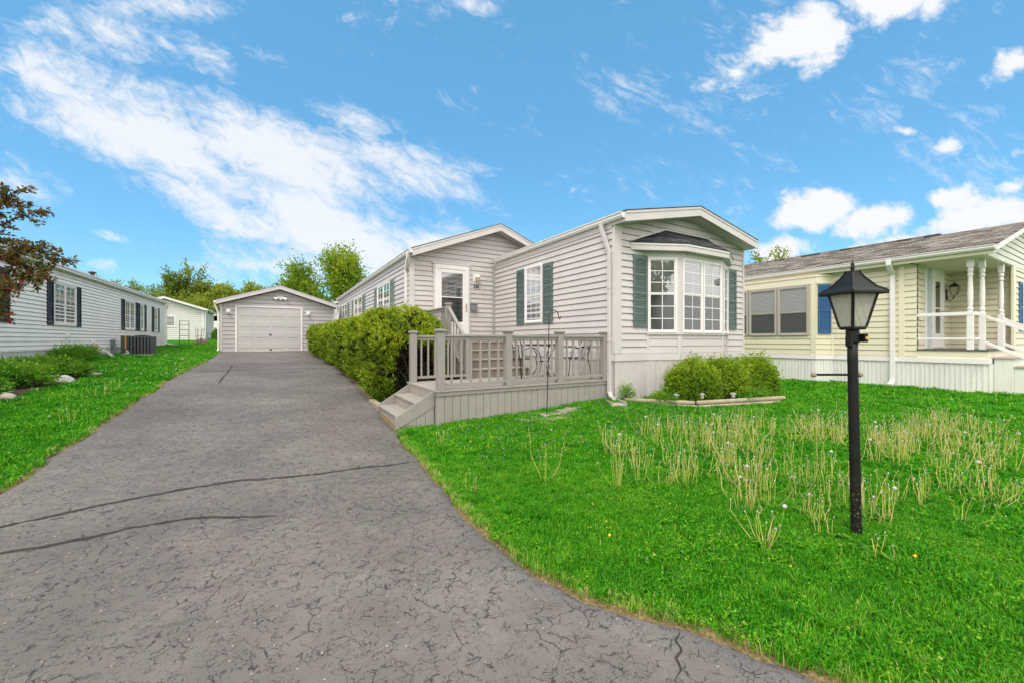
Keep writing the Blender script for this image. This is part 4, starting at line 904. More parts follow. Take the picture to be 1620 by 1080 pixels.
for (a, b, c, d, n) in ((11.6, 12.0, 13.8, 14.30, 2), (16.12, 16.47, 17.95, 18.32, 2), (22.22, 22.62, 24.0, 24.42, 2), (26.8, 27.2, 27.9, 28.25, 1)):
    window(LH, FX, b+.01, c-.01, .43, 1.68, M_wtrim, n, .49, 2, 2, 'curtain', .05); shutter(LH, FX, a, b, .42, 1.70, M_black, False); shutter(LH, FX, c, d, .42, 1.70, M_black, False)
window(LH, FX, 24.78, 25.36, .43, 1.68, M_wtrim, 1, .49, 2, 2, 'curtain', .05); shutter(LH, FX, 24.44, 24.76, .42, 1.69, M_black, False); shutter(LH, FX, 25.38, 25.78, .42, 1.69, M_black, False)
for y, z in ((17.33, .13), (19.24, -.05)): m = MB(); m.fbox(FX, y-.08, y+.08, .01, .06, z-.06, z+.06); m.lathe([(.03, 0), (.04, .03), (.02, .05)], FX[0]+YP*y+XP*.07+Vector((0, 0, z-.03)), 10); m.build('vent_cover', M_wtrim, LH, bevel=.005)
m = MB(); m.fbox(FX, 20.95, 21.2, .01, .10, -.22, .02); m.tube([(-5.5, 21.07, -.22), (-5.5, 21.07, -.75)], .02, 8); m.build('electric_box', M_metal, LH, bevel=.005)
m = MB(); m.lathe([(.07, -.3), (.07, .12), (.13, .13), (.13, .17), (.04, .20)], (-6.6, 22.9, 2.62), 12); m.build('roof_vent', M_rust, LH)
downspout(LH, [(-5.42, 29.55, 2.08), (-5.42, 29.55, 1.95), (-5.52, 29.66, 1.75), (-5.52, 29.66, -.15), (-5.3, 29.62, -.25), (-4.95, 29.6, -.30)], M_wtrim)
# air conditioner
ga = g1(-4.7, 21.3)
A = thing('air_conditioner', 'grey outdoor air conditioner with vertical fins beside the white house', 'air conditioner', (-4.72, 21.3, ga))
ax0, ax1, ay0, ay1, az0, az1 = -5.06, -4.36, 21.0, 21.7, ga, ga+.74
m = MB(); m.box((ax0-.05, ay0-.05, az0-.05), (ax1+.05, ay1+.05, az0+.05)); m.build('base', M_conc, A)
m = MB(); m.box((ax0+.04, ay0+.04, az0+.05), (ax1-.04, ay1-.04, az1-.04)); m.build('body', M_dark, A)
m = MB()
for k in range(8):
    x = ax0+(ax1-ax0)*k/7; m.box((x-.028, ay0, az0+.06), (x+.028, ay0+.03, az1-.05)); y = ay0+(ay1-ay0)*k/7; m.box((ax1-.03, y-.028, az0+.06), (ax1, y+.028, az1-.05)); m.box((ax0, y-.028, az0+.06), (ax0+.03, y+.028, az1-.05))
m.build('grille', M_acgrey, A)
m = MB(); m.box((ax0-.01, ay0-.01, az1-.05), (ax1+.01, ay1+.01, az1)); m.build('top_cover', M_acgrey, A, bevel=.01)
m = MB(); m.lathe([(.26, 0), (.26, .02), (.05, .05)], ((ax0+ax1)/2, (ay0+ay1)/2, az1), 20); m.build('fan_guard', M_dark, A)
m = MB(); m.box((ax0-.22, ay0+.05, az0+.1), (ax0-.02, ay1-.1, az1+.02)); m.tube([(ax0-.06, ay0-.03, az0+.25), (ax0-.06, ay0-.03, az1+.02)], .022, 8, 1); m.tube([(ax0-.04, ay0, az0+.18), (ax0+.05, ay0-.1, az0+.1), (ax0-.12, ay0-.18, az0+.02)], .04, 8, 2); m.build('disconnect_box', [M_acgrey, M_yel, M_chrome], A)
# gas meter with its pipes
gm = g1(-5.0, 18.6)
Gm = thing('gas_meter', 'small grey gas meter with bent pipes against the white skirting', 'gas meter', (-5.25, 18.7, gm))
m = MB(); m.tube([(-5.42, 18.3, gm-.05), (-5.42, 18.3, gm+.36), (-5.36, 18.5, gm+.38), (-5.3, 18.62, gm+.33)], .024, 8); m.build('pipe', M_rust, Gm)
m = MB(); m.lathe([(.05, 0), (.14, .03), (.15, .20), (.10, .25), (.03, .27)], (-5.22, 18.72, gm+.06), 14); m.build('meter_body', M_chrome, Gm, True)
m = MB(); m.lathe([(.03, -.03), (.10, 0), (.10, .025), (.04, .07)], (-5.36, 18.92, gm+.34), 14); m.build('regulator', M_yel, Gm, True)
m = MB(); m.tube([(-5.36, 18.92, gm+.32), (-5.15, 18.9, gm+.22), (-4.98, 18.85, gm+.06), (-4.9, 18.8, gm-.02)], [.03, .045, .055, .06], 10); m.build('vent_hose', M_chrome, Gm, True)

# ------------------------------------------------------------------ buildings farther back
SH = thing('garage', 'white sided outbuilding with one small window behind the white house', 'outbuilding', (-7.8, 41.4, 0))
F2 = frame_((0, 41.4, 0), XP, YN); F2R = frame_((-5.3, 0, 0), YP, XP)
m = MB(); m.prism([(-10.3, 41.45, -.5), (-5.35, 41.45, -.5), (-5.35, 41.45, 2.45), (-7.8, 41.45, 3.25), (-10.3, 41.45, 2.45)], (0, 5.8, 0))
siding(m, F2, [(-10.3, 0), (-5.3, 0), (-5.3, 2.42), (-7.8, 3.2), (-10.3, 2.42)], .16, .03, 0, .022); siding(m, F2R, [(41.4, 0), (47.2, 0), (47.2, 2.42), (41.4, 2.42)], .16, .03, 0, .022); m.build('wall', painted('aged white siding', (.66, .65, .62), .5, .06, 1.5), SH)
gable_roof(SH, -10.45, -5.1, -7.8, 2.58, 3.47, 41.0, 47.6, M_wtrim, M_shroof, .17)
m = MB(); m.fbox(F2, -5.42, -5.29, 0, .03, 0, 2.42); m.build('corner_trim', M_wtrim, SH)
window(SH, F2, -7.95, -7.12, 1.05, 1.95, M_wtrim, 1, .5, 1, 1, 'dark', .06)
gutter(SH, -5.1, 1, 41, 47.6, 2.56, M_wtrim); downspout(SH, [(-5.02, 41.3, 2.45), (-5.2, 41.32, 2.2), (-5.22, 41.32, .1), (-5.1, 41.2, .05)], M_wtrim)
FH = thing('house', 'small far white house seen between the outbuilding and the garage', 'house', (-4.6, 60, .1))
m = MB(); m.box((-9, 60, -.3), (-3.0, 66, 2.3)); F3 = frame_((0, 60, 0), XP, YN); siding(m, F3, [(-9, .1), (-3, .1), (-3, 2.3), (-9, 2.3)], .2, .03, .1); m.build('wall', M_white, FH)
gable_roof(FH, -9.3, -2.7, -6, 2.4, 3.3, 59.7, 66, M_wtrim, M_shroof, .2); window(FH, F3, -5.6, -5.0, .9, 1.7, M_wtrim, 1, .5, 1, 1, 'dark', .06)
NH = thing('house', 'white sided neighbouring house just showing behind the garage corner', 'house', (3.6, 30, -.4))
F4 = frame_((0, 30, 0), XP, YN); F4L = frame_((3.16, 0, 0), YP, XN)
m = MB(); m.prism([(3.163, 30.004, -1), (8, 30.004, -1), (8, 30.004, 2.5), (5.6, 30.004, 3.2), (3.163, 30.004, 2.4)], (0, 12, 0)); siding(m, F4, [(3.16, -.3), (8, -.3), (8, 2.4), (3.16, 2.4)], .12, .014); siding(m, F4L, [(30, -.3), (42, -.3), (42, 2.4), (30, 2.4)], .12, .014); m.build('wall', M_white, NH)
gable_roof(NH, 3.0, 8.2, 5.6, 2.55, 3.3, 29.75, 42, M_wtrim, M_shroof, .15); m = MB(); m.fbox(F4, 3.15, 3.3, 0, .03, -.3, 2.38); m.build('corner_trim', M_wtrim, NH)

# ------------------------------------------------------------------ cream house on the right
RH = thing('mobile_home', 'cream sided mobile home with recessed white railed porch on the right', 'house', (14.35, 5, -1.24))
FR = frame_((14.35, 0, 0), YP, XN); FD = frame_((0, 3.6, 0), XP, YN); FG = frame_((0, 2.42, 0), XP, YN); FI = frame_((17.2, 0, 0), YP, XN)
m = MB(); m.box((14.38, 3.63, -1.5), (22, 24, 2.05)); m.box((17.23, 2.45, -1.5), (22, 3.6, 2.05))
siding(m, FR, [(3.6, -.43), (24, -.43), (24, 2.02), (3.6, 2.02)], .155, .018); siding(m, FD, [(14.37, -.23), (17.2, -.23), (17.2, 2.0), (14.37, 2.0)], .155, .018, -.43); siding(m, FI, [(2.44, -.23), (3.6, -.23), (3.6, 2.0), (2.44, 2.0)], .155, .018, -.43)
siding(m, FG, [(17.2, -.43), (22, -.43), (22, 2.0), (17.2, 2.0)], .155, .018); m.build('wall', M_cream, RH)
M_ggab = painted('green lit white siding', (.62, .64, .56), .5, .06, 2, (.45, .45, .35), .2, streak=True)  # white siding; its green cast is light put into the colour
m = MB(); m.prism([(14.30, 2.424, 2.0), (22, 2.424, 2.0), (22.2, 2.424, 2.05), (18.2, 2.424, 3.2), (14.30, 2.424, 2.1)], (0, .15, 0)); siding(m, FG, [(14.3, 1.98), (22.2, 1.98), (22.2, 2.1), (18.2, 3.2), (14.3, 2.1)], .155, .018, 1.98); m.build('gable', M_ggab, RH)
gable_roof(RH, 14.08, 22.3, 18.2, 2.20, 3.33, 2.2, 24.2, M_wtrim, M_shing, .13)
m = MB(); m.box((14.11, 2.42, 1.975), (17.19, 3.61, 1.992)); m.box((14.085, 2.24, 1.985), (14.108, 24, 2.09)); m.box((14.11, 3.7, 1.98), (14.34, 24, 1.995)); m.build('porch_ceiling', M_ctrim, RH)
m = MB(); m.box((18.05, 4.0, 3.28), (18.35, 23.8, 3.368)); m.build('ridge_vent', M_shing, RH)
gutter(RH, 14.08, -1, 2.24, 24, 2.18, M_wtrim)
m = MB(); m.fbox(FR, 3.835, 3.955, 0, .034, -.43, 2.0); m.build('corner_trim', M_ctrim, RH, bevel=.004)
m = MB(); m.fbox(FG, 16.98, 17.28, -.02, .03, -.43, 2.0); m.build('corner_trim', M_ctrim, RH, bevel=.004)
m = MB(); m.fbox(FR, 2.37, 24, .001, .04, -.56, -.43); m.fbox(FG, 14.352, 14.6, .001, .048, -.557, -.433); m.build('bottom_band', M_wtrim, RH, bevel=.005)
m = MB(); skirting(m, FR, 2.39, 24, -1.6, -.56, .088, .02, .014); skirting(m, frame_((0, 2.39, 0), XP, YN), 14.35, 17.2, -1.6, -.56, .088, .02, .014); m.build('skirting', M_wskirt, RH)
# its angled bay
q0, q1, q2, q3 = [Vector((x, y, 0)) for x, y in ((14.35, 5.43), (13.95, 5.72), (13.95, 9.4), (14.35, 9.7))]
m = MB(); m.prism([(p.x, p.y, -1.6) for p in (q0, q1, q2, q3)], (0, 0, 3.5)); rf = []
for a, b in ((q0, q1), (q1, q2), (q2, q3)):
    S = (b-a).normalized(); Nn = Vector((-S.y, S.x, 0)); Nn = Nn if Nn.x < 0 else -Nn; F = (a, S, Nn); rf.append((F, (b-a).length)); siding(m, F, [(0, -.43), ((b-a).length, -.43), ((b-a).length, .12), (0, .12)], .155, .018)
rb = m.build('bay', M_cream, RH)
m = MB()
for F, Ln in rf: m.fbox(F, -.01, Ln+.01, .001, .03, 1.69, 1.90); m.fbox(F, -.02, Ln+.02, .0, .05, 1.90, 1.955)
m.fbox(rf[1][0], -.02, .10, 0, .03, -.43, 1.69); m.fbox(rf[0][0], -.01, .04, 0, .028, -.43, .13); m.build('bay_trim', M_ctrim, rb)
m = MB()
for F, Ln in rf: m.fbox(F, -.012, Ln+.012, .0, .042, -.555, -.43)
m.build('bottom_band', M_wtrim, rb)
m = MB(); skirting(m, rf[1][0], 0, rf[1][1], -1.6, -.556, .088, .02, .014); skirting(m, rf[0][0], 0, rf[0][1], -1.6, -.556, .088, .02, .014); m.build('skirting', M_wskirt, rb)
M_taupe = painted('taupe window frame', (.42, .39, .35), .5, .06, 4)
for a in (.15, 1.06, 1.97, 2.88): window(RH, rf[1][0], a, a+.88, .14, 1.67, M_taupe, 1, .47, 1, 1, 'blind', .055)
shutter(RH, rf[0][0], .06, rf[0][1]-.07, .19, 1.66, M_blue, False)
shutter(RH, FG, 17.72, 18.1, .25, 1.62, M_blue, False); window(RH, FG, 18.15, 19.2, .25, 1.62, M_wtrim, 1, .48, 2, 2, 'blind', .055)
downspout(RH, [(14.0, 4.06, 2.12), (14.0, 4.06, 2.0), (14.10, 4.06, 1.9), (14.29, 4.06, 1.74), (14.29, 4.06, -1.05), (14.22, 4.06, -1.15), (14.05, 4.06, -1.19)], M_wtrim, .042)
# porch
m = MB(); m.box((14.34, 2.40, -.43), (17.2, 3.60, -.26)); m.build('porch_rim', M_ctrim, RH)
m = MB(); m.box((14.32, 2.38, -.258), (17.2, 3.60, -.225)); m.build('porch_floor', painted('dark porch floor', (.10, .10, .10), .6, .15, 4), RH)
m = MB(); m.fbox(FD, 15.35, 15.43, .0, .05, -.22, 1.93); m.fbox(FD, 16.32, 16.40, 0, .05, -.22, 1.93); m.fbox(FD, 14.86, 16.40, 0, .055, 1.93, 2.0); m.fbox(FD, 14.86, 14.93, 0, .05, -.22, 1.93); rdf = m.build('door_frame', M_wtrim, RH, bevel=.004)
m = MB(); m.fbox(FD, 14.93, 15.35, .0, .02, -.22, 1.93); m.build('sidelight', painted('pale sidelight', (.50, .56, .58), .25, .06, 3, spec=.5), rdf)
m = MB()
for a, b, c, d in ((15.43, 15.66, -.2, 1.93), (16.1, 16.32, -.2, 1.93), (15.66, 16.1, 1.62, 1.93), (15.66, 16.1, -.2, .18), (15.66, 16.1, .86, .90)): m.fbox(FD, a, b, .012, .04, c, d)
rd = m.build('storm_door', M_wtrim, RH, bevel=.004)
q = lambda s, z, n: FD[0]+XP*s+YN*n+Vector((0, 0, z))
m = MB(); m.face([q(15.66, .18, .028), q(16.1, .18, .028), q(16.1, 1.62, .028), q(15.66, 1.62, .028)]); m.build('pane', M_glscr, rd)
m = MB(); m.fbox(FD, 15.62, 16.14, .003, .018, .1, 1.66); m.build('inner_door', M_cream, RH)
m = MB(); m.tube([q(16.2, .80, .04), q(16.2, .80, .09), q(16.13, .80, .10)], .014, 8); m.build('door_handle', M_chrome, rd)
m = MB(); m.tube([q(16.72, 1.28, .02), q(16.72, 1.12, .08), q(16.72, 1.2, .16), q(16.72, 1.30, .18)], .014, 8); m.fbox(FD, 16.68, 16.76, .015, .035, 1.14, 1.46); pl = m.build('porch_lantern', M_iron, RH)
m = MB(); m.sqloft([(.045, 1.30), (.085, 1.52)], FD[0]+XP*16.72+YN*.18, 0); m.build('pane', M_gllamp, pl)
m = MB(); m.sqloft([(.10, 1.52), (.06, 1.58), (.015, 1.62), (.012, 1.66)], FD[0]+XP*16.72+YN*.18, 0)
for a, b in ((-1, -1), (-1, 1), (1, -1), (1, 1)): p_ = FD[0]+XP*16.72+YN*.18; m.tube([p_+Vector((a*.048, b*.048, 1.29)), p_+Vector((a*.088, b*.088, 1.52))], .008, 6)
m.build('lantern_cap', M_iron, pl)
def turned(x, y):
    m = MB(); h = 1.99; b = -.225; w = .052
    m.box((x-w, y-w, b), (x+w, y+w, .66)); m.box((x-w, y-w, 1.76), (x+w, y+w, h))
    m.lathe([(.050, .66), (.052, .68), (.036, .70), (.052, .735), (.054, .76), (.036, .80), (.042, .84), (.048, 1.0), (.047, 1.2), (.040, 1.45), (.036, 1.54), (.052, 1.56), (.052, 1.59), (.034, 1.62), (.050, 1.66), (.052, 1.70), (.040, 1.74), (.05, 1.76)], (x, y, 0), 14)
    m.build('porch_post', M_wtrim, RH, bevel=.004)
turned(14.43, 2.69); turned(14.83, 2.57); turned(16.28, 2.50)
m = MB(); m.box((14.37, 2.64, .60), (14.42, 3.835, .685)); m.box((14.37, 2.64, .01), (14.42, 3.835, .06)); m.box((14.48, 2.60, .60), (14.78, 2.64, .685)); m.box((14.48, 2.60, .01), (14.78, 2.64, .06)); m.box((14.42, 3.66, -.22), (14.50, 3.74, .60)); m.build('porch_rail', M_wtrim, RH, bevel=.005)
for x in (14.80, 16.30):
    m = MB()
    for z in (.60, -.03): m.prism([(x, 2.50, z), (x, 1.0, z-.86), (x, 1.0, z-.94), (x, 2.50, z-.08)], (.05, 0, 0))
    m.box((x, 1.02, -1.4), (x+.07, 1.1, -.2)); m.build('stair_rail', M_wtrim, RH, bevel=.005)
m = MB(); m.box((16.55, 2.48, -.22), (16.63, 2.56, .6)); m.build('porch_post', M_wtrim, RH)
for i, (ya, yb, z) in enumerate(((2.06, 2.372, -.40), (1.76, 2.06, -.60), (1.46, 1.76, -.80), (1.16, 1.46, -1.0))):
    m = MB(); m.box((14.72, ya, -1.5), (16.45, yb-.002, z-.03)); m.box((14.69, ya-.03, z-.03), (16.48, yb-.003, z), 1); m.build('porch_step', [M_wskirt, M_conc], RH, bevel=.003)

# ------------------------------------------------------------------ lamp post
gl_ = g1(3.69, 1.28)
LP = thing('lamp_post', 'black garden lamp post with a pagoda roofed lantern on the front lawn', 'lamp post', (0, 0, 0))
m = MB(); m.tube([(.028, -.012, -.1), (.028, -.012, 0), (-.004, 0, 1.36), (-.006, 0, 1.50)], [.035, .0345, .032, .032], 24); m.build('pole', M_lampb, LP, True)
zb = 1.585; cx_, cy_ = -.006, 0
m = MB(); m.lathe([(.038, 1.47), (.041, 1.475), (.041, 1.56), (.037, 1.565)], (cx_, cy_, 0), 20); m.build('collar', M_lampb, LP)
rt = R_(65)
m = MB(); m.sqloft([(.046, zb-.02), (.056, zb-.015), (.056, zb+.004), (.046, zb+.008)], (cx_, cy_, 0), rt); ln = m.build('lantern', M_lampb, LP, bevel=.003)
zt_ = zb+.245
for k in range(4):
    a = rt+math.pi/4+k*math.pi/2; d = Vector((math.cos(a), math.sin(a), 0)); m = MB(); b0 = Vector((cx_, cy_, zb)); c0, c1 = .0545*1.414, .0985*1.414; sd_ = Vector((-d.y, d.x, 0))
    p = [b0+d*c0+Vector((0, 0, 0)), b0+d*c1+Vector((0, 0, .245))]
    m.hexa([tuple(p[0]+sd_*s*.010+d*e*.008) for s, e in ((-1, -1), (1, -1), (1, 1), (-1, 1))]+[tuple(p[1]+sd_*s*.010+d*e*.008) for s, e in ((-1, -1), (1, -1), (1, 1), (-1, 1))]); m.build('corner_bar', M_lampb, ln)
    a2 = rt+k*math.pi/2; n_ = Vector((math.cos(a2), math.sin(a2), 0)); t__ = Vector((-n_.y, n_.x, 0)); P = lambda r, s, z: b0+n_*r+t__*s+Vector((0, 0, z))
    m = MB(); m.face([P(.0545, -.051, .0), P(.0545, .051, .0), P(.0975, .093, .245), P(.0975, -.093, .245)]); m.build('pane', M_gllamp, ln)
    m = MB()
    L3 = lambda u, v: P(.0565+.043*v, (-1+2*u)*(.049+.042*v), .245*v)
    for (u0, v0, u1, v1) in ((0, .15, .85, 1), (.0, .6, .4, 1), (.3, 0, 1, .7), (.7, 0, 1, .3), (1, .15, .15, 1), (1, .6, .6, 1), (.7, 0, 0, .7), (.3, 0, 0, .3)):
        m.tube([L3(u0, v0), L3(u1, v1)], .0012, 4)
    m.build('lattice', M_chrome, ln)
m = MB(); m.lathe([(.015, 0), (.03, .03), (.034, .09), (.022, .13), (.01, .145)], (cx_, cy_, zb+.04), 14); m.build('bulb', M_bulb, ln, True)
m = MB(); m.sqloft([(0.1377, zt_-.006), (0.1423, zt_-.004), (0.1423, zt_+.012), (0.1262, zt_+.028), (0.0956, zt_+.05), (0.0738, zt_+.083), (0.0508, zt_+.118), (0.0344, zt_+.15), (0.0279, zt_+.172), (.012, zt_+.176)], (cx_, cy_, 0), rt); rf_ = m.build('lantern_roof', M_lampb, ln, bevel=.003)
m = MB()
for k in range(4):
    a = rt+math.pi/4+k*math.pi/2; d = Vector((math.cos(a), math.sin(a), 0))*1.414
    m.tube([Vector((cx_, cy_, zt_+z))+d*r for r, z in ((0.1423, .012), (0.1262, .03), (0.0956, .052), (0.0738, .085), (0.0508, .12), (0.0344, .152), (0.0279, .174))], .006, 6)
m.build('roof_ridge', M_lampb, ln)
m = MB(); m.lathe([(.012, 0), (.009, .012), (.017, .02), (.009, .03), (.012, .045), (.003, .075)], (cx_, cy_, zt_+.174), 12); m.build('finial', M_lampb, ln, True)
cdir = Vector((.287, -.165, 0)).normalized()
m = MB(); a0 = Vector((0, 0, 1.235)); m.tube([a0-cdir*.285, a0+cdir*.048], .009, 10); br_ = m.build('crossbar', M_lampb, LP)
for s in (-.295, .054): m = MB(); c_ = a0+cdir*s; m.lathe([(.004, -.02), (.016, -.013), (.020, 0), (.016, .013), (.004, .02)], c_, 12); m.build('end_knob', M_log, br_, True)
pr = Vector((c0:=math.cos(-YAW), math.sin(-YAW), 0))
m = MB(); F_ = (Vector((0, 0, 0)), Vector((-pr.y, pr.x, 0)), pr); m.fbox(F_, -.068, -.010, .028, .056, 1.475, 1.535); oc = m.build('outlet_box', M_lampb, LP, bevel=.004)
m = MB(); p_ = F_[0]+F_[1]*(-.070)+F_[2]*.044+Vector((0, 0, 1.505)); m.tube([p_, p_+F_[1]*-.004], .012, 10); m.build('socket', M_brass, oc)
m = MB(); m.fbox((F_[0], F_[1], -pr), -.045, .012, .032, .05, 1.44, 1.53); m.build('photocell', M_lampb, LP, bevel=.006)
LP.location = (3.70, 1.275, gl_+E-.035)

# ------------------------------------------------------------------ edging, path lights, pavers, rocks, yard things
def log(name, label, a, b, r, z, grp='landscape timbers round the flower bed'):
    a = Vector((*a, z)); b = Vector((*b, z+.0)); d = (b-a).normalized(); mid = (a+b)/2; m = MB(); pts = [a, a+d*.012]+[a.lerp(b, t) for t in np.linspace(.1, .9, 9)]+[b-d*.012, b]
    r_ = [r*.86, r]+[r*(1+.03*math.sin(3.1*i+r*90)) for i in range(9)]+[r, r*.86]; m.tube(pts, r_, 12)
    o = m.build(name, M_log, None, True); rebase(o, mid); return tag(o, label, 'landscape timber', grp)
ge = -1.29
log('landscape_timber', 'upper short mossy timber edging the bed beside the downspout', (6.03, 5.80), (6.86, 4.79), .043, ge+.095); log('landscape_timber', 'lower short timber lying in the grass under the mossy one', (6.0, 5.78), (6.86, 4.74), .042, ge+.02)
log('landscape_timber', 'upper long grey timber edging the front of the boxwood bed', (6.89, 4.765), (9.06, 4.27), .045, ge+.10); log('landscape_timber', 'lower long timber half buried under the front bed edging', (6.89, 4.735), (8.92, 4.27), .042, ge+.02)
log('landscape_timber', 'timber closing the far right end of the boxwood bed', (9.05, 4.36), (9.75, 5.55), .043, ge+.06)
m = MB(); m.prism([(6.08, 5.9, ge-.02), (6.88, 4.83, ge-.02), (9.0, 4.34, ge-.02), (9.72, 5.6, ge-.02), (9.7, 5.96, ge-.02)], (0, 0, .06)); so = m.build('bed_soil', M_soil, None); so['kind'] = 'structure'; so['label'] = 'dark soil of the flower bed under the bay window'
def solar(x, y, lab, h=.2, tilt=0):
    z = ge+.03; r = thing('solar_light', lab, 'garden light', (0, 0, 0), 'little solar lights in the bed'); 
    m = MB(); m.tube([(0, 0, -.05), (0, 0, h*.55)], .011, 8); m.build('stake', M_solar, r)
    m = MB(); m.lathe([(.026, h*.52), (.036, h*.56), (.042, h*.82), (.03, h*.83)], (0, 0, 0), 12); m.build('lens', M_bulb, r, True)
    m = MB(); m.lathe([(.05, h*.80), (.068, h*.83), (.062, h*.90), (.035, h*1.0), (.01, h*1.02)], (0, 0, 0), 14); m.build('cap', M_solar, r, True)
    r.location = (x, y, z+E); r.rotation_euler = (tilt, tilt*.5, 0)
solar(6.78, 5.15, 'leftmost little solar light, before the first boxwood', .21, .06); solar(7.13, 4.82, 'little solar light nearest the corner where the timbers meet', .24, -.05); solar(7.45, 4.93, 'little solar light leaning before the middle boxwood', .26, .1); solar(7.98, 4.70, 'rightmost little solar light, half hidden by bed weeds', .20, -.04)
for i, (x, y, w, d, a, lab) in enumerate(((3.70, 5.63, .42, .26, .1, 'flat concrete paver left of the shepherd hook'), (4.16, 5.72, .42, .24, -.1, 'flat concrete paver at the foot of the shepherd hook'), (4.55, 5.76, .36, .26, .06, 'flat concrete paver right of the shepherd hook'), (4.05, 5.44, .40, .20, .05, 'flat concrete paver sunk in grass before the others'), (4.80, 5.86, .30, .24, .2, 'small concrete paver nearest the downspout'))):
    z = g1(x, y); m = MB(); m.box((-w/2, -d/2, -.05), (w/2, d/2, .022)); m.v = [(p[0]*math.cos(a)-p[1]*math.sin(a)+x, p[0]*math.sin(a)+p[1]*math.cos(a)+y, p[2]+z) for p in m.v]
    rebase(tag(m.build('paving_stone', M_paver, None, bevel=.012), lab, 'paver', 'stepping pavers along the deck'), (x, y, z))
x, y = 5.72, 5.74; z = g1(x, y); m = MB(); m.prism([(x-.02, y+.22, z-.04), (x+.2, y+.1, z-.04), (x-.0, y-.32, z-.04), (x-.26, y-.2, z-.04)], (0, 0, .065)); m.prism([(x+.17, y+.1, z), (x+.2, y+.1, z), (x+.0, y-.32, z), (x-.03, y-.32, z)], (0, 0, .07)); m.prism([(x-.04, y+.2, z), (x-.02, y+.22, z), (x-.26, y-.2, z), (x-.28, y-.2, z)], (0, 0, .07))
rebase(tag(m.build('splash_block', M_conc, None, bevel=.008), 'concrete splash block under the grey house downspout', 'splash block'), (x, y, z))
def rock(name, label, cat, loc, size, mat, seed, grp=None):
    bm = bmesh.new(); bmesh.ops.create_icosphere(bm, subdivisions=4, radius=1); P = np.array([v.co[:] for v in bm.verts]); n = 1+.22*vnoise(P+seed*3.1, .8)+.10*vnoise(P+seed, .3)
    for v, k in zip(bm.verts, n): v.co = Vector((v.co.x*size[0], v.co.y*size[1], max(v.co.z, -.3)*size[2]))*float(k)
    me = bpy.data.meshes.new(name); bm.to_mesh(me); bm.free(); me.materials.append(mat); me.polygons.foreach_set('use_smooth', [True]*len(me.polygons)); o = bpy.data.objects.new(name, me); C.objects.link(o)
    o.location = (loc[0], loc[1], g1(*loc)+.02+E); W[o.name] = Vector((0, 0, 0)); return tag(o, label, cat, grp)
rock('boulder', 'brown boulder in the far lawn before the white outbuilding', 'boulder', (-4.35, 33.0), (.40, .28, .30), M_boulder, 1)
rock('garden_rock', 'pale squarish rock in front of the low green shrubs', 'rock', (-3.72, 11.35), (.17, .11, .13), painted('white rock', (.55, .52, .50), .85, .2, 6), 2, 'rocks edging the shrub bed')
rock('garden_rock', 'rounded tan rock low in the nearest low shrub', 'rock', (-3.68, 9.35), (.12, .10, .09), M_stone, 3, 'rocks edging the shrub bed')
rock('garden_rock', 'small brown rock left of the tan one at frame edge', 'rock', (-3.80, 9.0), (.10, .09, .07), M_boulder, 4, 'rocks edging the shrub bed')
rock('garden_rock', 'flat tan rock at the far end of the shrub bed', 'rock', (-3.66, 12.6), (.2, .15, .06), M_stone, 5, 'rocks edging the shrub bed')
# trellis, wire cage and stake behind the white house
gy = g1(-4.95, 31); m = MB()
for x in (-5.15, -4.7): m.tube([(x, 31, gy), (x, 31, gy+1.45)], .018, 6)
for z in (.55, .9, 1.2, 1.42): m.tube([(-5.15, 31, gy+z), (-4.7, 31, gy+z)], .014, 6)
rebase(tag(m.build('trellis', M_rust, None), 'rusty ladder shaped trellis behind the corner of the white house', 'trellis'), (-4.95, 31, gy))
gy = g1(-4.1, 30.5); m = MB()
for k in range(6): a = k*math.pi/3; m.tube([(-4.15+.10*math.cos(a), 30.5+.10*math.sin(a), gy), (-4.1+.24*math.cos(a), 30.5+.24*math.sin(a), gy+1.05)], .010, 5)
for r, z in ((.13, .25), (.17, .55), (.22, .9)): m.tube([(-4.13+.02*z+r*math.cos(t), 30.5+r*math.sin(t), gy+z) for t in np.linspace(0, 6.283, 13)], .009, 5)
rebase(tag(m.build('wire_cage', M_rust, None), 'rusty cone shaped tomato cage standing in the far lawn', 'plant cage'), (-4.1, 30.5, gy))
gy = g1(-2.95, 28); m = MB(); m.tube([(-2.93, 28, gy-.1), (-3.05, 28, gy+1.15)], .022, 6); rebase(tag(m.build('stake', M_iron, None), 'thin dark leaning stake beside the grey garage', 'stake'), (-2.95, 28, gy))
# brown board along the hedge foot
m = MB(); m.box((1.57, 7.62, -1.36), (1.68, 8.35, -1.18)); rebase(tag(m.build('edging_board', M_log, None, bevel=.006), 'short weathered board at the hedge foot beside the deck steps', 'board'), (1.62, 8, -1.3))
# ------------------------------------------------------------------ plants
def leafy(name, arrs, mat, parent=None): v, f, t = cat_mesh(arrs); return np_mesh(name, v, f, t, mat, parent)
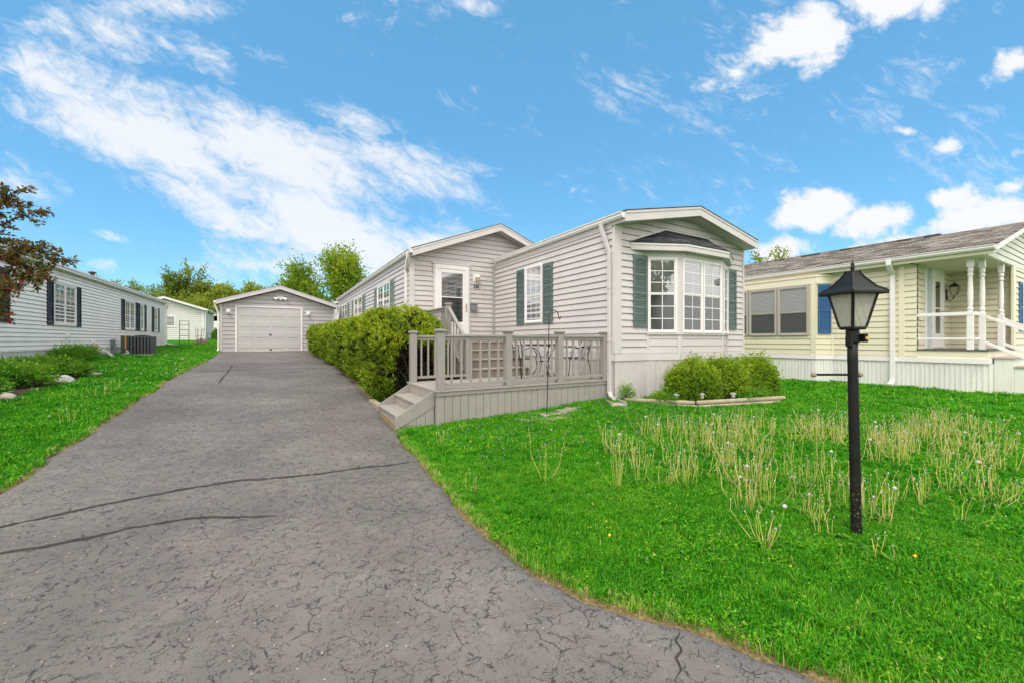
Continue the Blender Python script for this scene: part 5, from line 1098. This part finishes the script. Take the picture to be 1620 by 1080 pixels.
# the long clipped hedge
rg = np.random.default_rng(11)
def hedge_pts(n):
    u = rg.uniform(0, 1, n)**1.25; th = rg.uniform(-.30*math.pi, 1.30*math.pi, n)
    y = 7.85 + u*14.6
    hw = .78 + .07*np.sin(y*1.7) + .06*np.sin(y*4.1+1); hgt = np.interp(y, [7.8, 8.6, 10, 12, 15, 22.5], [1.55, 1.78, 1.74, 1.55, 1.40, 1.22]) + .05*np.sin(y*2.3+.5)
    en = np.clip((y-7.7)/.9, .0, 1); en2 = np.clip((22.6-y)/.8, 0, 1); rr = np.sqrt(np.clip(1-(1-en)**2, .12, 1))*np.sqrt(np.clip(1-(1-en2)**2, .1, 1))
    c_, s_ = np.cos(th), np.sin(th); ex = .62; cx = np.sign(c_)*np.abs(c_)**ex; sz = np.sign(s_)*np.abs(s_)**ex
    xc = np.interp(y, [7.8, 10, 14, 22], [2.38, 2.36, 2.28, 2.10])
    nz = 1+.10*vnoise(np.stack([cx*3, y*1.6, sz*3], -1), 1.0)+.05*vnoise(np.stack([cx*9, y*5, sz*9], -1), 1.0)
    x = xc + cx*hw*rr*nz; g = gz(x, y); zc = g+.10+(hgt*.5)*1.0
    z = g + .02 + np.maximum(0, (.5+.5*sz))*hgt*(.55+.45*rr)*(1+(nz-1)*.7) 
    nrm = unit(np.stack([c_*.9, -1.2*(en < 1)*(1-en)+.9*(en2 < 1)*(1-en2), s_+.15], -1))
    return np.stack([x, y, z], -1), nrm, s_, y
N_ = 26000
P, Nn, s_, y = hedge_pts(N_)
dep_ = rg.uniform(0, 1, N_)**1.6*.20; P = P - Nn*dep_[:, None]
sc = np.interp(y, [7, 12, 22], [1, 1.25, 1.8])
P = P + Nn*(.04*vnoise(P, .17)+.03*vnoise(P, .08))[:, None]; kp = (vnoise(P, .10)+.5*vnoise(P+5, .05)) > -.36
P, Nn, s_, y, dep_, sc = P[kp], Nn[kp], s_[kp], y[kp], dep_[kp], sc[kp]; N_ = len(P)
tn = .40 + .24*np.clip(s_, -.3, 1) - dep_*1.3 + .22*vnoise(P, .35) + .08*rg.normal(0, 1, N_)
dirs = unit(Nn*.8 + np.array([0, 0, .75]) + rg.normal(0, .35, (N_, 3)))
hedge = thing('hedge', 'dense yellow green clipped hedge between the driveway and the grey house', 'hedge', (2.2, 12, -1.1))
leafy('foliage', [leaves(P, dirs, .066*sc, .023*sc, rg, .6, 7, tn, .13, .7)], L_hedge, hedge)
m = MB()
for k in range(30):
    yy_ = 8.1+k*.48; xx = 2.3+rnd.uniform(-.25, .2); g = g1(xx, yy_)
    for j in range(5):
        a = rnd.uniform(0, 6.28); m.tube([(xx, yy_, g-.05), (xx+.2*math.cos(a), yy_+.2*math.sin(a), g+.5), (xx+.5*math.cos(a), yy_+.5*math.sin(a), g+1.0+rnd.uniform(-.2, .2))], [.022, .015, .005], 5)
m.build('branches', M_bark, hedge)
# an inner shell of old dark needles keeps light from passing straight through
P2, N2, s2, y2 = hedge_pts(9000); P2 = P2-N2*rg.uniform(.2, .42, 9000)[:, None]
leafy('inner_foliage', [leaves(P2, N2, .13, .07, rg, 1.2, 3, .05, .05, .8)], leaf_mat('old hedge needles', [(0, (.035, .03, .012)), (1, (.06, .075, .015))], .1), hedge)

def bush(name, label, cat, loc, rx, ry, h, n, mat, lsize, lw, seed, grp=None, tint=.5, flat=.8, up=.5, k=6, zoff=0.0):
    r_ = np.random.default_rng(seed); d = unit(r_.normal(0, 1, (n, 3))); d[:, 2] = np.abs(d[:, 2])*1.0-.15*r_.uniform(0, 1, n); g = g1(*loc)+zoff
    rad = (1+.16*vnoise(d*2.2+seed, 1.0)+.08*vnoise(d*6+seed, 1.0))*np.where(r_.uniform(0, 1, n) < .08, r_.uniform(1.02, 1.16, n), r_.uniform(.72, 1.0, n)**.7)
    sz = np.sign(d[:, 2])*np.abs(d[:, 2])**flat
    P = np.stack([d[:, 0]*rx*rad, d[:, 1]*ry*rad, .06+np.maximum(.02, sz*rad*.9+.1)*h], -1); dirs = unit(d*[1, 1, .8]+np.array([0, 0, up])+r_.normal(0, .3, (n, 3)))
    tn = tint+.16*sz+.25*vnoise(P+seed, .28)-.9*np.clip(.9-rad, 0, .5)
    t = thing(name, label, cat, (loc[0], loc[1], g), grp)
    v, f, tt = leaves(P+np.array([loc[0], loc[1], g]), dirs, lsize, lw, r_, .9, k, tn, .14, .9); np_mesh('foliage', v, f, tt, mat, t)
    m = MB(); rr = random.Random(seed)
    for j in range(16):
        a = rr.uniform(0, 6.28); q = rr.uniform(.4, .85); m.tube([(loc[0], loc[1], g-.03), (loc[0]+rx*.35*math.cos(a), loc[1]+ry*.35*math.sin(a), g+h*.4), (loc[0]+rx*q*math.cos(a), loc[1]+ry*q*math.sin(a), g+h*rr.uniform(.6, .9))], [.016, .010, .004], 5)
    m.build('branches', M_bark, t); return t
GB = 'clipped boxwoods under the bay window'
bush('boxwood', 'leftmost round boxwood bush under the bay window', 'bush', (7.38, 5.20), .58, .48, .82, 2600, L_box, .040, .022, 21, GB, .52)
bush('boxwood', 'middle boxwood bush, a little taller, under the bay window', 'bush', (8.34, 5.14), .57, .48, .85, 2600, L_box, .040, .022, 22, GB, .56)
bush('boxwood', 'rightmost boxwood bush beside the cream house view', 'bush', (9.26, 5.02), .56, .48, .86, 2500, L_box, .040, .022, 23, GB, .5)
GS = 'low green shrubs beside the white house'
bush('low_shrub', 'nearest low green shrub at the left picture edge', 'shrub', (-4.25, 9.4), .55, .5, .30, 1100, L_bush, .065, .034, 31, GS, .5, .8, .5)
bush('low_shrub', 'middle low spreading green shrub before the white skirting', 'shrub', (-4.3, 10.6), .66, .58, .34, 1400, L_bush, .065, .034, 32, GS, .5)
bush('low_shrub', 'far low green shrub behind the pale squarish rock', 'shrub', (-4.3, 12.1), .74, .7, .33, 1400, L_bush, .065, .034, 33, GS, .55)
m = MB(); gg = [( -3.6, 8.2), (-3.6, 10.2), (-3.62, 13.0), (-4.8, 13.3), (-5.3, 10.5), (-5.2, 8.0)]
m.prism([(x, y, g1(x, y)-.05) for x, y in gg], (0, 0, .075)); o = m.build('shrub_bed_soil', M_soil, None); o['kind'] = 'structure'; o['label'] = 'dark mulch under the low shrubs on the left'
bush('shrub', 'small green shrub at the corner of the white outbuilding', 'shrub', (-4.3, 42.5), .5, .5, .75, 350, L_bush, .16, .09, 35)
bush('shrub', 'dark green shrub between the outbuilding and the garage', 'shrub', (-3.6, 40.2), .8, .6, 1.0, 500, L_bush, .16, .09, 36, tint=.25)
bush('weed', 'tuft of weeds growing beside the grey house downspout', 'weed', (6.10, 5.78), .13, .10, .22, 45, L_bush, .10, .016, 37, up=1.2)
bush('weed', 'tall grass clump growing between shrubs and gas meter', 'weed', (-5.15, 16.6), .35, .9, .30, 420, L_bush, .14, .02, 38, up=1.4)
bush('weed', 'low weeds filling the bed before the first boxwood', 'weed', (6.9, 5.3), .55, .28, .12, 260, L_bush, .07, .02, 39, up=.9, zoff=.02)
bush('weed', 'low weeds filling the bed before the right boxwood', 'weed', (8.6, 4.60), .55, .20, .14, 260, L_bush, .07, .02, 40, up=.9, zoff=.02)

# trees: a branching skeleton, leaves along the twigs
def tree(name, label, cat, loc, h, spread, seed, lmat, lsize, nl=5, bark=None, trunk=.16, depth=4, grp=None, tint=.5, up=.35, first=.28, start=None, lw=.6, droop=0, cone=0.0, dens=1.0, fine=0.28, lean=(0, 0)):
    rr = random.Random(seed); rn = np.random.default_rng(seed); m = MB(); tips = []; base = Vector((loc[0], loc[1], g1(*loc) if start is None else start))
    def grow(p, d, L, r, k):
        n = 4 if k > 1 else 3; pts = [p]; q = p
        for i in range(n):
            d = (d+Vector((rr.gauss(0, .13), rr.gauss(0, .13), rr.gauss(0, .10)+up*.12-droop*.1))).normalized(); q = q+d*(L/n); pts.append(q)
            if k <= 2: tips.append((q, d, k))
        rs = [max(r*(1-.55*i/n), .006) for i in range(n+1)]; m.tube(pts, rs, 7 if k > 2 else 4)
        if k == 0: return
        nb = rr.choice((3, 4)) if k > 1 else 3
        for j in range(nb):
            i = rr.randint(max(1, n-3), n); a = rr.uniform(0, 6.283); s = d.orthogonal().normalized(); s = s*math.cos(a)+d.cross(s)*math.sin(a)
            ang = rr.uniform(.45, .95); nd_ = (d*math.cos(ang)+s*math.sin(ang)*spread+Vector((0, 0, up*.5))).normalized(); grow(pts[i], nd_, L*rr.uniform(.58, .78), rs[i]*.62, k-1)
        grow(q, d, L*.72, rs[-1]*.9, k-1)
    # trunk
    tl = h*first; d0 = Vector((lean[0], lean[1], 1)).normalized(); grow(base-Vector((0, 0, .1)), d0, tl, trunk, depth)
    zs = max(t[0].z for t in tips)-base.z; f = h/zs
    def cn(q):
        q = (Vector(q)-base)*f; t_ = max(0.0, min(1.0, q.z/h)); k = 1+cone*(.75-1.5*t_) if t_ > .2 else 1+cone*.45
        return base+Vector((q.x*k, q.y*k, q.z))
    m.v = [tuple(cn(v)) for v in m.v]
    t = thing(name, label, cat, tuple(base), grp); m.build('trunk', bark or M_bark, t)
    P = np.array([tuple(cn(x[0])) for x in tips]); Dd = np.array([tuple(x[1]) for x in tips])
    if dens != 1: 
        if dens > 1: kx = np.repeat(np.arange(len(P)), int(dens)); P = P[kx]+rn.normal(0, fine, (len(kx), 3)); Dd = Dd[kx]
        else: kx = rn.uniform(0, 1, len(P)) < dens; P = P[kx]; Dd = Dd[kx]
    tn = tint+.28*vnoise(P, h*.14)+.1*rn.normal(0, 1, len(P))+.12*(P[:, 2]-base.z-h*.5)/h
    v, f_, tt = leaves(P, unit(Dd+np.array([0, 0, .3-droop])), lsize, lsize*lw, rn, 1.2, nl, tn, .16, 1.2); np_mesh('crown', v, f_, tt, lmat, t); return t
def at(px, d): c, s = math.cos(YAW), math.sin(YAW); a = (px-810)/630; return ((a*c+s)*d, (-a*s+c)*d)
GT = 'trees beyond the garage'
tree('maple_tree', 'tall bright green maple rising behind the right of the garage', 'tree', at(524, 44), 10.2, 1.1, 51, L_maple, .30, 4, M_barkl, .2, 4, GT, .55, .4, .24, dens=2, fine=.55, cone=.55)
tree('maple_tree', 'lower green maple left of the tallest one behind the garage', 'tree', at(480, 47), 9.0, 1.05, 6, L_maple, .30, 4, M_barkl, .14, 4, GT, .5, .45, .26, dens=2, fine=.5, cone=.3)
tree('shade_tree', 'broad olive green tree with pale trunk behind the white outbuilding', 'tree', at(287, 56), 11.6, .95, 8, L_spring, .34, 5, M_barkl, .2, 4, GT, .38, .35, .26, dens=1)
tree('shade_tree', 'bushy green tree right behind the outbuilding roof', 'tree', at(322, 58), 7.8, 1.0, 9, L_spring, .38, 6, M_barkl, .15, 4, GT, .42, .2, .22, dens=2, fine=.35)
for i, (px, d, h, sd_, lab, dn) in enumerate(((350, 60, 8.6, 12, 'thin budding tree left behind the garage roof', .7), (378, 64, 9.2, 13, 'thin budding tree over the left slope of the garage roof', .6), (402, 62, 8.7, 14, 'thin budding tree nearest the garage ridge', .7), (428, 66, 8.3, 15, 'sparse budding tree just right of the garage ridge', .45))):
    tree('budding_tree', lab, 'tree', at(px, d), h, .75, sd_, L_spring, .36, 5, M_barkl, .12, 4, GT, .62, .4, .3, dens=dn)
for i, (px, d, h, sd_, lab) in enumerate(((182, 62, 9.6, 16, 'bare twiggy tree leftmost above the white roof'), (205, 60, 9.0, 17, 'bare twiggy tree in the middle above the white roof'), (232, 62, 8.4, 18, 'bare twiggy tree beside the broad olive tree'))):
    tree('budding_tree', lab, 'tree', at(px, d), h, .95, sd_, L_spring, .30, 4, M_barkl, .12, 4, GT, .35, .3, .3, dens=.7)
for i, (px, d, h, sd_) in enumerate(((268, 66, 6.8, 41), (345, 54, 6.6, 42), (372, 57, 6.2, 43))):
    tree('understory_tree', ('low dense green tree filling the gap left of the outbuilding ridge', 'low dense green tree beside the garage left eave', 'low dense green tree behind the garage left roof slope')[i], 'tree', at(px, d), h, 1.1, sd_, L_spring, .42, 6, M_bark, .14, 4, GT, .45, .1, .2, dens=2, fine=.4)
tree('budding_tree', 'sparse budding tree between the grey house and cream house roofs', 'tree', at(1203, 30), 7.7, .9, 19, L_spring, .22, 5, M_barkl, .14, 4, None, .6, .35, .3, dens=.8)
# crabapple leaning in from the left
rr = random.Random(4); rn = np.random.default_rng(4); m = MB(); tips = []
cb = Vector((-5.0, 7.6, g1(-5.0, 7.6)))
def limb(pts, r0, sub):
    pts = [Vector(p) for p in pts]; P = []
    for a, b in zip(pts, pts[1:]):
        for k in range(6): P.append(a.lerp(b, k/6)+Vector((rr.gauss(0, .012), rr.gauss(0, .012), rr.gauss(0, .012))))
    P.append(pts[-1]); m.tube(P, [max(r0*(1-.85*i/len(P)), .004) for i in range(len(P))], 6)
    for i in range(2, len(P)):
        d = (P[i]-P[i-1]).normalized(); tips.append((P[i], d))
        if sub and rr.random() < .62:
            a = rr.uniform(0, 6.283); s = d.orthogonal().normalized(); s = s*math.cos(a)+d.cross(s)*math.sin(a); q = P[i]; dd = (d*.6+s*.8+Vector((0, 0, .1))).normalized(); L = rr.uniform(.08, .26); tw = [q]
            for k in range(5): dd = (dd+Vector((rr.gauss(0, .2), rr.gauss(0, .2), rr.gauss(0, .2)))).normalized(); q = q+dd*L/5; tw.append(q); tips.append((q, dd))
            m.tube(tw, [.007, .006, .005, .004, .004, .003], 4)
CA, SA = math.cos(YAW), math.sin(YAW)
def wp(px, py, d): a = (px-810)/630; return ((a*CA+SA)*d, (-a*SA+CA)*d, (538-py)/630*d)
cr = Vector(wp(-95, 470, 7.6)); base = Vector((cr.x-.1, cr.y, g1(cr.x, cr.y)-.05))
m.tube([base, base+Vector((.03, 0, .5)), cr], [.10, .085, .075], 10)
for pts in ([(-95, 470), (-50, 425), (0, 405), (55, 400), (112, 412)], [(-95, 470), (-60, 400), (-25, 345), (20, 318), (36, 303)], [(-60, 400), (-10, 365), (35, 345), (74, 335)], [(-50, 425), (0, 440), (40, 436), (70, 440)], [(-95, 470), (-40, 465), (0, 470), (24, 458)], [(-80, 480), (-30, 490), (5, 492), (22, 500)],
            [(-95, 470), (-90, 390), (-70, 320), (-40, 290)], [(-50, 425), (-5, 385), (25, 378), (58, 392)], [(-25, 345), (5, 330), (15, 315)], [(0, 405), (35, 415), (60, 428), (80, 437)], [(-40, 465), (-10, 445), (20, 452), (45, 450)], [(0, 405), (30, 398), (60, 396), (95, 404)]):
    d0 = 7.6+rr.uniform(-.5, .3); limb([wp(a-10, b, 7.6+(d0-7.6)*i/len(pts)) for i, (a, b) in enumerate(pts)], .03, True)
t = thing('crabapple_tree', 'crabapple tree with dark reddish leaves reaching in from the left edge', 'tree', tuple(base)); m.build('trunk', M_bark, t)
P = np.array([tuple(x[0]) for x in tips]); Dd = np.array([tuple(x[1]) for x in tips])
v, f_, tt = leaves(P, Dd, .085, .042, rn, 1.3, 6, .36, .26, .8); np_mesh('crown', v, f_, tt, L_red, t)
# a big tree across the road behind the viewer: only its reflection shows in the bay window
tree('street_tree', 'large tree across the road mirrored in the bay window', 'tree', (5.4, -13), 11, .95, 61, L_spring, .4, 5, M_barkl, .22, 4, None, .35, .35, .27)

# ------------------------------------------------------------------ lawn grass (stuff): tufts of blades on the ground
def tuft(seed, n, h, r, w, tm=.45):
    q = np.random.default_rng(seed); a = q.uniform(0, 6.283, n); rad = r*np.sqrt(q.uniform(0, 1, n)); bx, by = rad*np.cos(a), rad*np.sin(a); hh = h*q.uniform(.55, 1.15, n)
    ld = q.uniform(0, 6.283, n); ln = q.uniform(.1, 1.3, n); dx, dy = np.cos(ld)*ln*hh, np.sin(ld)*ln*hh; sx, sy = -np.sin(ld)*w, np.cos(ld)*w
    z0 = -np.full(n, .01)
    A = np.stack([bx-sx*.5, by-sy*.5, z0], -1); B = np.stack([bx+sx*.5, by+sy*.5, z0], -1)
    Cc = np.stack([bx+dx*.4+sx*.45, by+dy*.4+sy*.45, hh*.62], -1); Dd = np.stack([bx+dx*.4-sx*.45, by+dy*.4-sy*.45, hh*.62], -1)
    Ee = np.stack([bx+dx+sx*.08, by+dy+sy*.08, hh*.95], -1); Ff = np.stack([bx+dx-sx*.08, by+dy-sy*.08, hh*.95], -1)
    v = np.stack([A, B, Cc, Dd, Ee, Ff], 1).reshape(-1, 3); k = np.arange(n)[:, None]*6; f = np.concatenate([k+[0, 1, 2, 3], k+[3, 2, 4, 5]], 0)
    t = np.clip(tm+q.normal(0, .2, n), 0, 1); return v, f, np.repeat(t, 6)
def in_poly(x, y, poly):
    c = np.zeros(len(x), bool); n = len(poly)
    for i in range(n):
        (x0, y0), (x1, y1) = poly[i], poly[(i+1) % n]; k = (y0 > y) != (y1 > y); c ^= k & (x < (x1-x0)*(y-y0)/(y1-y0+1e-12)+x0)
    return c
def keep(x, y):
    k = ~((x > dl(y)-.015) & (x < dr(y)+.015) & (y < 23.9) & (y > -12))
    k &= ~((x > 5.9) & (x < 10.65) & (y > 5.95)); k &= ~((x > 2.15) & (y > 6.13) & (y < 28) & (x < 10)); k &= ~((x > 1.58) & (x < 2.3) & (y > 6.2))
    k &= ~((x > 14.33) & (y > 2.38)); k &= ~((x < -5.55) & (y > 4)); k &= ~((x > 13.93) & (y > 5.5)); k &= ~in_poly(x, y, gg); k &= ~((x > 1.5) & (x < 3.2) & (y > 7.6) & (y < 24)); k &= ~((x > -2.45) & (x < 2.8) & (y > 23.6) & (y < 31))
    k &= ~in_poly(x, y, [(6.08, 5.9), (6.86, 4.80), (9.02, 4.30), (9.75, 5.6), (9.7, 6.1)]); k &= ~((x > -10.4) & (x < -5.2) & (y > 41.3)); return k
rg = np.random.default_rng(5)
def scatter(n, x0, x1, y0, y1, cond=None):
    x = rg.uniform(x0, x1, n); y = rg.uniform(y0, y1, n); k = keep(x, y)
    dp = x*SA+y*CA; la = x*CA-y*SA; k &= (dp > -1.5) & (np.abs(la) < np.maximum(dp, 0)*1.36+2.6)      # only ground the photo could show
    if cond is not None: k &= cond(x, y)
    return x[k], y[k]
hid = bpy.data.collections.new('grass_tufts')
def tuft_set(tag_, h, r, w, n, cnt, tm):
    col = bpy.data.collections.new(tag_)
    for i in range(cnt):
        v, f, t = tuft(hash(tag_) % 1000+i if False else len(tag_)*17+i, n, h, r, w, tm); me = bpy.data.meshes.new('grass_tuft'); me.from_pydata(v.tolist(), [], f.tolist()); a = me.attributes.new('tint', 'FLOAT', 'POINT'); a.data.foreach_set('value', t.astype(np.float32)); me.materials.append(L_grass); col.objects.link(bpy.data.objects.new('grass_tuft', me))
    return col
def add_clover(col, seed, n, r, L):
    for i in range(3):
        q = np.random.default_rng(seed+i); a = q.uniform(0, 6.283, n); rad = r*np.sqrt(q.uniform(0, 1, n)); P = np.stack([rad*np.cos(a), rad*np.sin(a), q.uniform(.012, .042, n)], -1)
        v, f, t = leaves(P, unit(q.normal(0, 1, (n, 3))*[1, 1, .35]), L, L*.9, q, .6, 3, .5, .16, .3); me = bpy.data.meshes.new('clover'); me.from_pydata(v.tolist(), [], f.tolist()); at_ = me.attributes.new('tint', 'FLOAT', 'POINT'); at_.data.foreach_set('value', t.astype(np.float32)); me.materials.append(L_grass); col.objects.link(bpy.data.objects.new('clover', me))
def gn_scatter(name, label, x, y, col, smin, smax, lift=0.0, extra=None):
    z = gz(x, y)+lift; v = np.stack([x, y, z], -1); me = bpy.data.meshes.new(name); me.vertices.add(len(v)); me.vertices.foreach_set('co', v.astype(np.float32).ravel())
    sc_ = (rg.uniform(smin, smax, len(v)) if extra is None else rg.uniform(smin, smax, len(v))*extra).astype(np.float32); a = me.attributes.new('sc', 'FLOAT', 'POINT'); a.data.foreach_set('value', sc_)
    o = bpy.data.objects.new(name, me); C.objects.link(o); o.location = (0, 0, E); o['kind'] = 'stuff'; o['label'] = label
    ng = bpy.data.node_groups.new(name, 'GeometryNodeTree'); ng.interface.new_socket('Geometry', in_out='INPUT', socket_type='NodeSocketGeometry'); ng.interface.new_socket('Geometry', in_out='OUTPUT', socket_type='NodeSocketGeometry')
    N = ng.nodes; L = ng.links; gi = N.new('NodeGroupInput'); go = N.new('NodeGroupOutput'); ip = N.new('GeometryNodeInstanceOnPoints'); ci = N.new('GeometryNodeCollectionInfo'); ci.inputs['Collection'].default_value = col; ci.inputs['Separate Children'].default_value = True; ci.inputs['Reset Children'].default_value = True
    ip.inputs['Pick Instance'].default_value = True; rv = N.new('FunctionNodeRandomValue'); rv.data_type = 'FLOAT_VECTOR'; rv.inputs['Min'].default_value = (-.12, -.12, 0); rv.inputs['Max'].default_value = (.12, .12, 6.283)
    na = N.new('GeometryNodeInputNamedAttribute'); na.data_type = 'FLOAT'; na.inputs['Name'].default_value = 'sc'
    L.new(gi.outputs[0], ip.inputs['Points']); L.new(ci.outputs[0], ip.inputs['Instance']); L.new(rv.outputs['Value'], ip.inputs['Rotation']); L.new(na.outputs['Attribute'], ip.inputs['Scale']); L.new(ip.outputs[0], go.inputs[0])
    md = o.modifiers.new('scatter', 'NODES'); md.node_group = ng; return o
near_c = tuft_set('near_grass', .046, .055, .0036, 32, 8, .46); mid_c = tuft_set('middle_grass', .052, .075, .0065, 28, 6, .44); far_c = tuft_set('far_grass_set', .065, .14, .014, 30, 5, .40); dry_c = tuft_set('dry_edge_grass_blades', .05, .05, .004, 14, 4, .93)
add_clover(near_c, 900, 17, .06, .013); add_clover(mid_c, 950, 16, .085, .020)
def dist(x, y): return np.sqrt(x*x+y*y)
x, y = scatter(52000, -6, 6.5, -1.6, 4.6, lambda x, y: dist(x, y) < 4.6); hm = 1+.35*vnoise(np.stack([x, y, x*0], -1), .45)
gn_scatter('lawn_grass', 'short green grass on the near lawn', x, y, near_c, .7, 1.25, 0, hm)
x, y = scatter(80000, -8, 15, -4, 13.5, lambda x, y: (dist(x, y) >= 4.5) & (dist(x, y) < 10.5)); hm = 1+.3*vnoise(np.stack([x, y, x*0], -1), .5)
gn_scatter('lawn_grass', 'green grass on the middle of the lawn', x, y, mid_c, .7, 1.25, 0, hm)
x, y = scatter(60000, -9, 28, -2, 48, lambda x, y: dist(x, y) >= 10.3)
gn_scatter('lawn_grass', 'green grass on the far lawn behind and beside the houses', x, y, far_c, .7, 1.2)
x = np.concatenate([dr(yv := rg.uniform(.3, 7, 850))+np.abs(rg.normal(0, .04, 850)), dl(yw := rg.uniform(1, 20, 800))-np.abs(rg.normal(0, .04, 800))]); y = np.concatenate([yv, yw]); k = keep(x, y)
gn_scatter('dry_grass', 'dry straw coloured grass along the driveway edges', x[k], y[k], dry_c, .4, .9)

# ------------------------------------------------------------------ seeding dandelions
def dandelion_mesh(seed, n, h, spread, heads=.016):
    q = random.Random(seed); m = MB(); tint = []
    def setT(v0, val): tint.extend([val]*(len(m.v)-v0))
    for i in range(n):
        a = q.uniform(0, 6.283); r = q.uniform(0, .085 if heads < .05 and n < 9 else .035); b = Vector((r*math.cos(a), r*math.sin(a), -.02)); hh = h*q.uniform(.55, 1.1); ln = q.uniform(.02, spread) if q.random() < .85 else q.uniform(.4, .8)
        k1, k2 = q.uniform(.35, .75), q.uniform(-.05, .12); p1 = b+Vector((math.cos(a)*hh*ln*k1+q.gauss(0, .008), math.sin(a)*hh*ln*k1+q.gauss(0, .008), hh*.42)); p2 = b+Vector((math.cos(a)*hh*ln*.85, math.sin(a)*hh*ln*.85, hh*.78)); p3 = p2+Vector((q.gauss(0, .02), q.gauss(0, .02), hh*.22))
        v0 = len(m.v); m.tube([b, p1, p2, p3], [.0026, .0023, .0019, .0016], 5, 0); tv = q.uniform(.1, 1); setT(v0, tv)
        v0 = len(m.v)
        if q.random() < heads: m.lathe([(.004, -.014), (.013, -.007), (.0155, .003), (.010, .012), (.003, .015)], p3, 8, 1)
        else: m.lathe([(.0025, -.006), (.005, 0), (.0045, .005), (.0015, .008)], p3, 6, 1)
        setT(v0, q.uniform(0, 1))
    for i in range(7):
        a = q.uniform(0, 6.283); L_ = q.uniform(.07, .15); up_ = q.uniform(.02, .07); d = Vector((math.cos(a), math.sin(a), 0)); sd2 = Vector((-d.y, d.x, 0)); v0 = len(m.v)
        m.face([d*.01, d*L_*.5+sd2*.013+Vector((0, 0, up_)), d*L_+Vector((0, 0, up_*.7)), d*L_*.5-sd2*.013+Vector((0, 0, up_))], 2); setT(v0, q.uniform(.1, .7))
    me = bpy.data.meshes.new('dandelion'); me.from_pydata(m.v, [], m.f); me.materials.append(L_stalk); me.materials.append(L_puff); me.materials.append(L_bush); me.polygons.foreach_set('material_index', m.m)
    a = me.attributes.new('tint', 'FLOAT', 'POINT'); a.data.foreach_set('value', np.array(tint, np.float32)); return me
dm = [dandelion_mesh(100+i, n, h, s) for i, (n, h, s) in enumerate(((5, .36, .16), (7, .38, .2), (4, .33, .15), (6, .42, .18), (8, .36, .25), (3, .30, .3), (5, .42, .12), (6, .30, .35)))]
def dandelion(x, y, mesh, sc_, label, group):
    o = bpy.data.objects.new('dandelion', mesh); C.objects.link(o); o.location = (x, y, g1(x, y)+E); o.rotation_euler = (0, 0, rnd.uniform(0, 6.28)); o.scale = (sc_,)*3; return tag(o, label, 'dandelion', group)
patch = [(2.85, 2.9), (3.85, 3.96), (5.17, 4.05), (6.88, 3.16), (9.6, 2.1), (9.8, 1.4), (5.56, .73), (4.18, 1.05), (3.55, 1.5), (3.2, 1.8), (3.6, 2.2)]
rg2 = np.random.default_rng(21); cnt = 0
DL = 'clump of seeding dandelions standing in the wide patch around the lamp post'; DG = 'seeding dandelions in the lawn patch'
while cnt < 285:
    x, y = rg2.uniform(2.6, 9.8), rg2.uniform(.7, 4.3)
    if not in_poly(np.array([x]), np.array([y]), patch)[0]: continue
    if vnoise(np.array([x, y, 1.0]), .8) < -.22: continue
    dandelion(x, y, dm[cnt % 8], rg2.uniform(.6, 1.1), DL, DG); cnt += 1
def lone(px, py, mesh, sc_, label): x, y = u2g(px, py); return dandelion(x, y, mesh, sc_, label, None)
lone(978, 772, dandelion_mesh(201, 10, .47, .13), 1.0, 'tall upright dandelion clump at the left end of the lawn patch')
lone(1212, 868, dandelion_mesh(202, 13, .33, .32, .1), 1.0, 'nearest dandelion clump with fluffy seed heads left of the lamp post')
lone(862, 760, dandelion_mesh(203, 6, .48, .16), 1.0, 'slender dandelion stalks alone in the lawn before the deck')
lone(693, 706, dandelion_mesh(204, 5, .24, .16), 1.0, 'few dandelion stalks beside the deck corner and driveway')
lone(742, 780, dandelion_mesh(205, 3, .22, .15), 1.0, 'two dandelion stalks at the driveway edge')
lone(1385, 882, dandelion_mesh(206, 4, .20, .3), 1.0, 'short dandelion stalks just right of the lamp post foot')
lone(1315, 850, dandelion_mesh(207, 6, .27, .25), 1.0, 'dandelion stalks just left of the lamp post foot')
for px, py, sd_, lab in ((155, 628, 208, 'dandelion stalks in the left lawn nearest the shrubs'), (175, 620, 209, 'dandelion stalks in the left lawn nearer the driveway'), (105, 672, 210, 'thin dandelion stalks low in the left lawn'), (283, 578, 211, 'dandelion stalks in the far left lawn')): lone(px, py, dandelion_mesh(sd_, 6, .26, .5), 1.0, lab)
# small flowers sprinkled in the turf
def dot_set(name, mat, r, seed):
    col = bpy.data.collections.new(name)
    for i in range(3):
        m = MB(); q = random.Random(seed+i)
        for k in range(q.choice((1, 2))): m.lathe([(r*.3, .04), (r, .046), (r*.8, .053), (r*.2, .057)], (q.uniform(-.03, .03), q.uniform(-.03, .03), q.uniform(-.01, .012)), 7)
        me = bpy.data.meshes.new(name); me.from_pydata(m.v, [], m.f); a = me.attributes.new('tint', 'FLOAT', 'POINT'); a.data.foreach_set('value', np.random.default_rng(seed).uniform(0, 1, len(m.v)).astype(np.float32)); me.materials.append(mat); col.objects.link(bpy.data.objects.new(name, me))
    return col
x, y = scatter(900, 2, 8, 3.9, 6.2, lambda x, y: y < 6.1); gn_scatter('clover_flowers', 'tiny pale violet flowers dotted through the grass before the deck', x, y, dot_set('clover_flower', L_vio, .0065, 1), .5, 1.1)
x, y = scatter(90, 2, 14, .6, 6, None); gn_scatter('buttercup_flowers', 'small yellow flowers dotted through the front lawn', x, y, dot_set('buttercup_flower', L_yel, .009, 2), .7, 1.3)
x, y = scatter(90, -4.5, -2.3, 7, 24, None); gn_scatter('daisy_flowers', 'small white flower heads dotted through the left lawn', x, y, dot_set('daisy_flower', L_puff, .015, 3), .6, 1.3)
